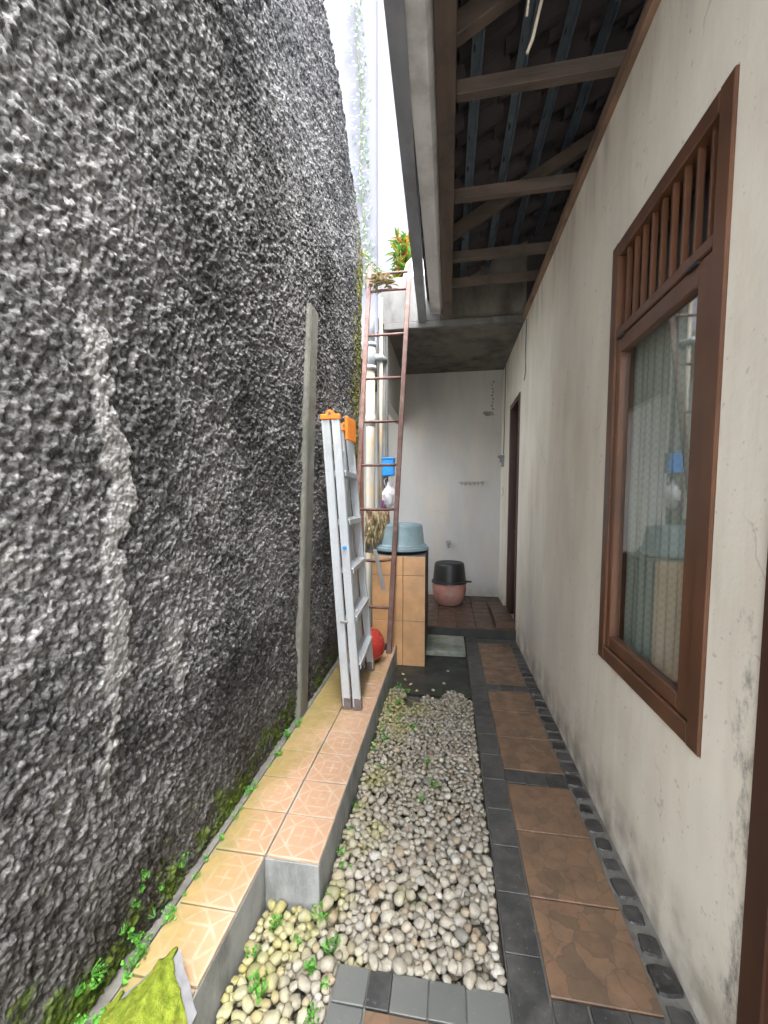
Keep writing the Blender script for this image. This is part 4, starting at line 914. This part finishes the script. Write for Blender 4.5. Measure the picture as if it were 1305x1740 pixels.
# ================================================================== PEBBLES
def pebble_me(seed, sub=2):
    r = random.Random(seed); bm = bmesh.new(); bmesh.ops.create_icosphere(bm, subdivisions=sub, radius=0.5)
    sx, sy, sz = r.uniform(1.0, 1.45), r.uniform(.82, 1.05), r.uniform(.58, .80)
    ph = [r.uniform(0, 6.28) for _ in range(6)]
    for v in bm.verts:
        p = v.co.normalized()
        k = 1 + .10 * math.sin(2.3 * p.x * 1.7 + ph[0]) + .08 * math.sin(3.1 * p.y + ph[1]) + .07 * math.sin(3.7 * p.z + ph[2] + 2 * p.x) + .07 * math.sin(5 * p.x + 4.5 * p.y + ph[3]) + .05 * math.sin(6 * p.z - 5 * p.x + ph[4])
        q = (abs(p.x) ** 3.0 + abs(p.y) ** 2.8 + abs(p.z) ** 2.8) ** (-1 / 2.8)
        v.co = Vector((p.x * sx, p.y * sy, p.z * sz)) * 0.5 * k * q
    me = finish(bm, 'pebble', True); me.materials.append(M_PEB); return me
PEB = [pebble_me(i) for i in range(16)]; PEBL = [pebble_me(i, 1) for i in range(16)]
def far_edge(x): return 2.86 + 0.10 * math.sin(x * 9 + 1) + (0.16 if x < -0.3 else 0) + 0.05 * math.sin(x * 31)
def in_bed(x, y):
    if -0.428 < x < 0.178 and 1.135 < y < far_edge(x): return True
    if -0.625 < x < -0.335 and 0.45 < y < 1.275: return True
    return -0.45 < x < -0.33 and 1.1 < y < 1.3
def bare(x, y):   # thin spots where the soil shows
    return (x > 0.06 and 1.14 < y < 1.42 and math.sin(x * 60) + math.sin(y * 43 + x * 20) > 0.1)
def build_pebbles():
    r = random.Random(31); P = []; cell = 0.045; grid = {}
    for n in range(60000):
        x = r.uniform(-0.63, 0.18); y = r.uniform(0.45, 3.05)
        if not in_bed(x, y): continue
        left = x < -0.335 and y < 1.28
        s = (.018 + .020 * r.random() ** 1.2) if y > 1.6 else (.020 + .025 * r.random() ** 1.1)
        if y > 2.3: s *= 0.92
        rad = s * 0.50
        if x + rad * 1.1 > 0.188 or (y > 1.29 and x - rad < -0.436) or (y > 0 and x - rad < -0.634): continue
        if bare(x, y) and n % 4: continue
        z = -0.055 + rad * 0.62
        gx, gy = int(x / cell), int(y / cell); ok = True
        for i in (-1, 0, 1):
            for j in (-1, 0, 1):
                for (px, py, pz, pr) in grid.get((gx + i, gy + j), ()):
                    d2 = (x - px) ** 2 + (y - py) ** 2; S = (rad + pr) * 0.93
                    if d2 < S * S:
                        zz = pz + math.sqrt(S * S - d2) * 0.72
                        if zz > z: z = zz
        lim = 0.004 if not left else -0.006
        if bare(x, y): lim = -0.025
        if z > lim + r.uniform(-.006, .006): continue
        grid.setdefault((gx, gy), []).append((x, y, z, rad)); P.append((x, y, z, s))
    # few stray stones on the dark floor
    for x, y in ((-0.10, 3.05), (-0.02, 3.18), (0.05, 2.99), (-0.33, 3.2), (-0.28, 3.12), (0.01, 3.42), (-0.36, 3.3), (-0.22, 3.02), (0.12, 3.0)):
        P.append((x, y, -0.035 + .009, .026))
    cam_p = Vector((0, 0, 1.43)); sc = []
    heights = {}
    for k, (x, y, z, s) in enumerate(P):
        covered = sum(1 for (px, py, pz, pr) in grid.get((int(x / cell), int(y / cell)), ()) if pz > z + .008 and (px - x) ** 2 + (py - y) ** 2 < (s * .7) ** 2)
        vis = 1.0 if covered == 0 else .3
        inframe = y > 0.86
        sc.append((s / (Vector((x, y, z)) - cam_p).length * vis * (1 if inframe else .01), k))
    near = {k for _, k in sorted(sc, reverse=True)[:300]}
    verts = []; faces = []; nv = 0
    base = [(np.array([v.co[:] for v in m.vertices]), np.array([p.vertices[:] for p in m.polygons])) for m in PEB + PEBL]
    for k, (x, y, z, s) in enumerate(P):
        i = r.randrange(16); rot = Matrix.Rotation(r.uniform(0, 6.28), 4, 'Z') @ Matrix.Rotation(r.uniform(-.35, .35), 4, 'X') @ Matrix.Rotation(r.uniform(-.35, .35), 4, 'Y')
        if k in near:
            o = bpy.data.objects.new('pebble', PEB[i]); COL.objects.link(o)
            o.matrix_world = Matrix.Translation((x, y, z)) @ rot @ Matrix.Diagonal((s, s, s, 1))
            tag(o, 'smooth rounded beige-grey river pebble in the gravel strip', 'pebble', 'pebbles of the gravel strip')
        else:
            v, f = base[i + (16 if y > 1.75 else 0)]; M = np.array((rot.to_3x3() * s)); verts.append(v @ M.T + np.array((x, y, z))); faces.append(f + nv); nv += len(v)
    V = np.concatenate(verts); F = np.concatenate(faces)
    me = bpy.data.meshes.new('gravel'); me.from_pydata(V.tolist(), [], F.tolist()); me.polygons.foreach_set('use_smooth', np.ones(len(F), dtype=bool))
    o = link('gravel', me, M_PEBS); tag(o, 'smaller and farther river pebbles filling the gravel strip', 'gravel', None, 'stuff')
    print('pebbles', len(P), sum(len(m.polygons) for m in bpy.data.meshes))
build_pebbles()

# ================================================================== WEEDS AND MOSS
def weed_me(seed, n, spread, h, lr):
    r = random.Random(seed); bm = bmesh.new()
    for i in range(n):
        a = r.uniform(0, 6.28); d = spread * math.sqrt(r.random()); z = r.uniform(.25, 1.0) * h; c = Vector((math.cos(a) * d, math.sin(a) * d, z))
        bm_tube(bm, [(c.x * .3, c.y * .3, -.004), (c.x * .8, c.y * .8, z * .6), c], .0008, 3, False)
        t = Matrix.Translation(c) @ Matrix.Rotation(r.uniform(-.7, .7), 4, 'X') @ Matrix.Rotation(r.uniform(-.7, .7), 4, 'Y') @ Matrix.Rotation(r.uniform(0, 6.28), 4, 'Z')
        rad = lr * r.uniform(.6, 1.15); N = 8; ring = [bm.verts.new(t @ Vector((math.cos(6.283 * k / N) * rad * (1.15 if k == 0 else 1), math.sin(6.283 * k / N) * rad * .85, .0))) for k in range(N)]
        m = bm.verts.new(t @ Vector((0, 0, -rad * .2)))
        for k in range(N): bm.faces.new((m, ring[k], ring[(k + 1) % N]))
    me = finish(bm, 'weed'); me.materials.append(M_WEED); return me
WM = [weed_me(i, 16 + 3 * i, .022 + .004 * (i % 3), .035 + .008 * (i % 3), .0055 + .0012 * (i % 2)) for i in range(6)] + [weed_me(20, 7, .024, .035, .011), weed_me(21, 6, .022, .03, .012)]
r = random.Random(17)
wy = 0.72; k = 0
while wy < 2.2:
    big = wy < 1.05 and k % 3 == 0
    o = link('weed', WM[6 + k % 2] if big else WM[r.randrange(6)], None, None, (-0.833 + r.uniform(-.010, .012), wy, 0.157), (0, 0, r.uniform(0, 6)))
    o.scale = [r.uniform(.4, .8)] * 3
    tag(o, 'small bright green weed at the foot of the stucco wall', 'weed', 'weeds along the stucco wall foot'); wy += r.uniform(.015, .11) * (1 if wy < 1.5 else 1.5); k += 1
for i in range(13):
    y = r.uniform(.72, 1.15); z = r.uniform(.19, .36)
    o = link('weed', WM[r.randrange(6)], None, None, (wall_x(z) + .012, y, z), (0, R(75), r.uniform(0, 6))); o.scale = [r.uniform(.45, .8)] * 3
    tag(o, 'tiny green weed rooted in the stucco face above the ledge', 'weed', 'weeds growing on the stucco face')
for x, y in ((-.56, 1.20), (-.47, 1.16), (-.40, 1.10), (-.36, 1.0), (-.37, .93), (-.53, 1.02), (-.345, 1.06), (-.42, 1.24), (-.40, 1.33), (-.59, 1.1), (-.355, 1.16), (-.35, .97)):
    o = link('weed', WM[r.randrange(6)], None, None, (x, y, -.012), (0, 0, r.uniform(0, 6))); o.scale = [r.uniform(.7, 1.15)] * 3
    tag(o, 'small green weed sprouting between pebbles by the step in the ledge', 'weed', 'weeds among the near pebbles')
for x, y in ((-.405, 2.28), (-.39, 2.36), (-.36, 2.30), (-.40, 2.44), (-.41, 2.2), (-.05, 1.95), (-.10, 2.12), (-.11, 1.85), (-.32, 2.9), (-.36, 2.98), (-.28, 2.94), (-.41, 1.5), (-.40, 1.62), (-.38, 1.44), (-.41, 1.75), (-.35, 2.05), (-.30, 2.55), (-.38, 2.62), (-.20, 2.45), (-.33, 2.74)):
    o = link('weed', WM[r.randrange(6)], None, None, (x, y, -.006), (0, 0, r.uniform(0, 6))); o.scale = [r.uniform(.6, 1.0)] * 3
    tag(o, 'low green weed in the far half of the gravel strip', 'weed', 'weeds in the far gravel')
mr = empty('mossy_ridge_tile', (-0.69, 0.76, 0.162)); tag(mr, 'moss-covered ridge tile with bare grey broken edges on the near ledge', 'ridge tile')
def build_ridge():
    def prof(u): return 0.060 * (1 - abs(u) ** 1.1) + 0.012
    def sheet(u0, u1, ya, yb, mat, name, lift, NU, ns, jit, seed):
        rr = random.Random(seed); bm = bmesh.new()
        def pt(i, j):
            u = u0 + (u1 - u0) * i / NU; y0, y1 = ya(u), yb(u); return u * 0.108 - 0.012, y0 + (y1 - y0) * j / ns, prof(u)
        def lump(x, y): return 0.003 * math.sin(x * 83 + 1.1 * math.sin(y * 61)) * math.sin(y * 71 + x * 20) + 0.002 * math.sin(x * 171 + y * 133)
        T = [[None] * (NU + 1) for _ in range(ns + 1)]; B = [[None] * (NU + 1) for _ in range(ns + 1)]
        for j in range(ns + 1):
            for i in range(NU + 1):
                x, y, z = pt(i, j)
                T[j][i] = bm.verts.new((x + rr.uniform(-jit, jit) * .5, y + (rr.uniform(-jit, jit) * .5 if j < ns - 2 else 0), z + lift + (rr.uniform(-jit, jit) + lump(x, y) if jit else 0))); B[j][i] = bm.verts.new((x * .97, y, z - 0.011))
        for j in range(ns):
            for i in range(NU):
                bm.faces.new((T[j][i], T[j][i + 1], T[j + 1][i + 1], T[j + 1][i])); bm.faces.new((B[j][i], B[j + 1][i], B[j + 1][i + 1], B[j][i + 1]))
            for i in (0, NU): bm.faces.new((T[j][i], T[j + 1][i], B[j + 1][i], B[j][i]))
        for i in range(NU):
            for j in (0, ns): bm.faces.new((T[j][i], T[j][i + 1], B[j][i + 1], B[j][i]))
        bmesh.ops.recalc_face_normals(bm, faces=bm.faces[:])
        return link(name, finish(bm, name, jit > 0), mat, mr)
    edge = lambda u: 0.150 - 0.085 * abs(u) + 0.002 * math.sin(u * 13)
    inner = lambda u: (edge(u) - 0.030 + 0.002 * math.sin(u * 17)) if u > 0.03 else ((edge(u) - 0.034) if -0.88 < u < -0.36 else edge(u) - 0.004)
    sheet(-1.25, 1.0, lambda u: -0.32, inner, M_MOSS, 'moss_cover', .010, 64, 60, .0012, 1)
    sheet(0.05, 1.0, lambda u: inner(u) + .001, edge, M_CEMENTBARE, 'bare_edge', .004, 16, 2, 0, 2)
    sheet(-0.87, -0.37, lambda u: inner(u) + .001, lambda u: edge(u) - 0.012, M_CEMENTBARE, 'bare_edge', .003, 10, 2, 0, 3)
build_ridge()
for o in list(bpy.data.meshes):
    if o.users == 0: bpy.data.meshes.remove(o)
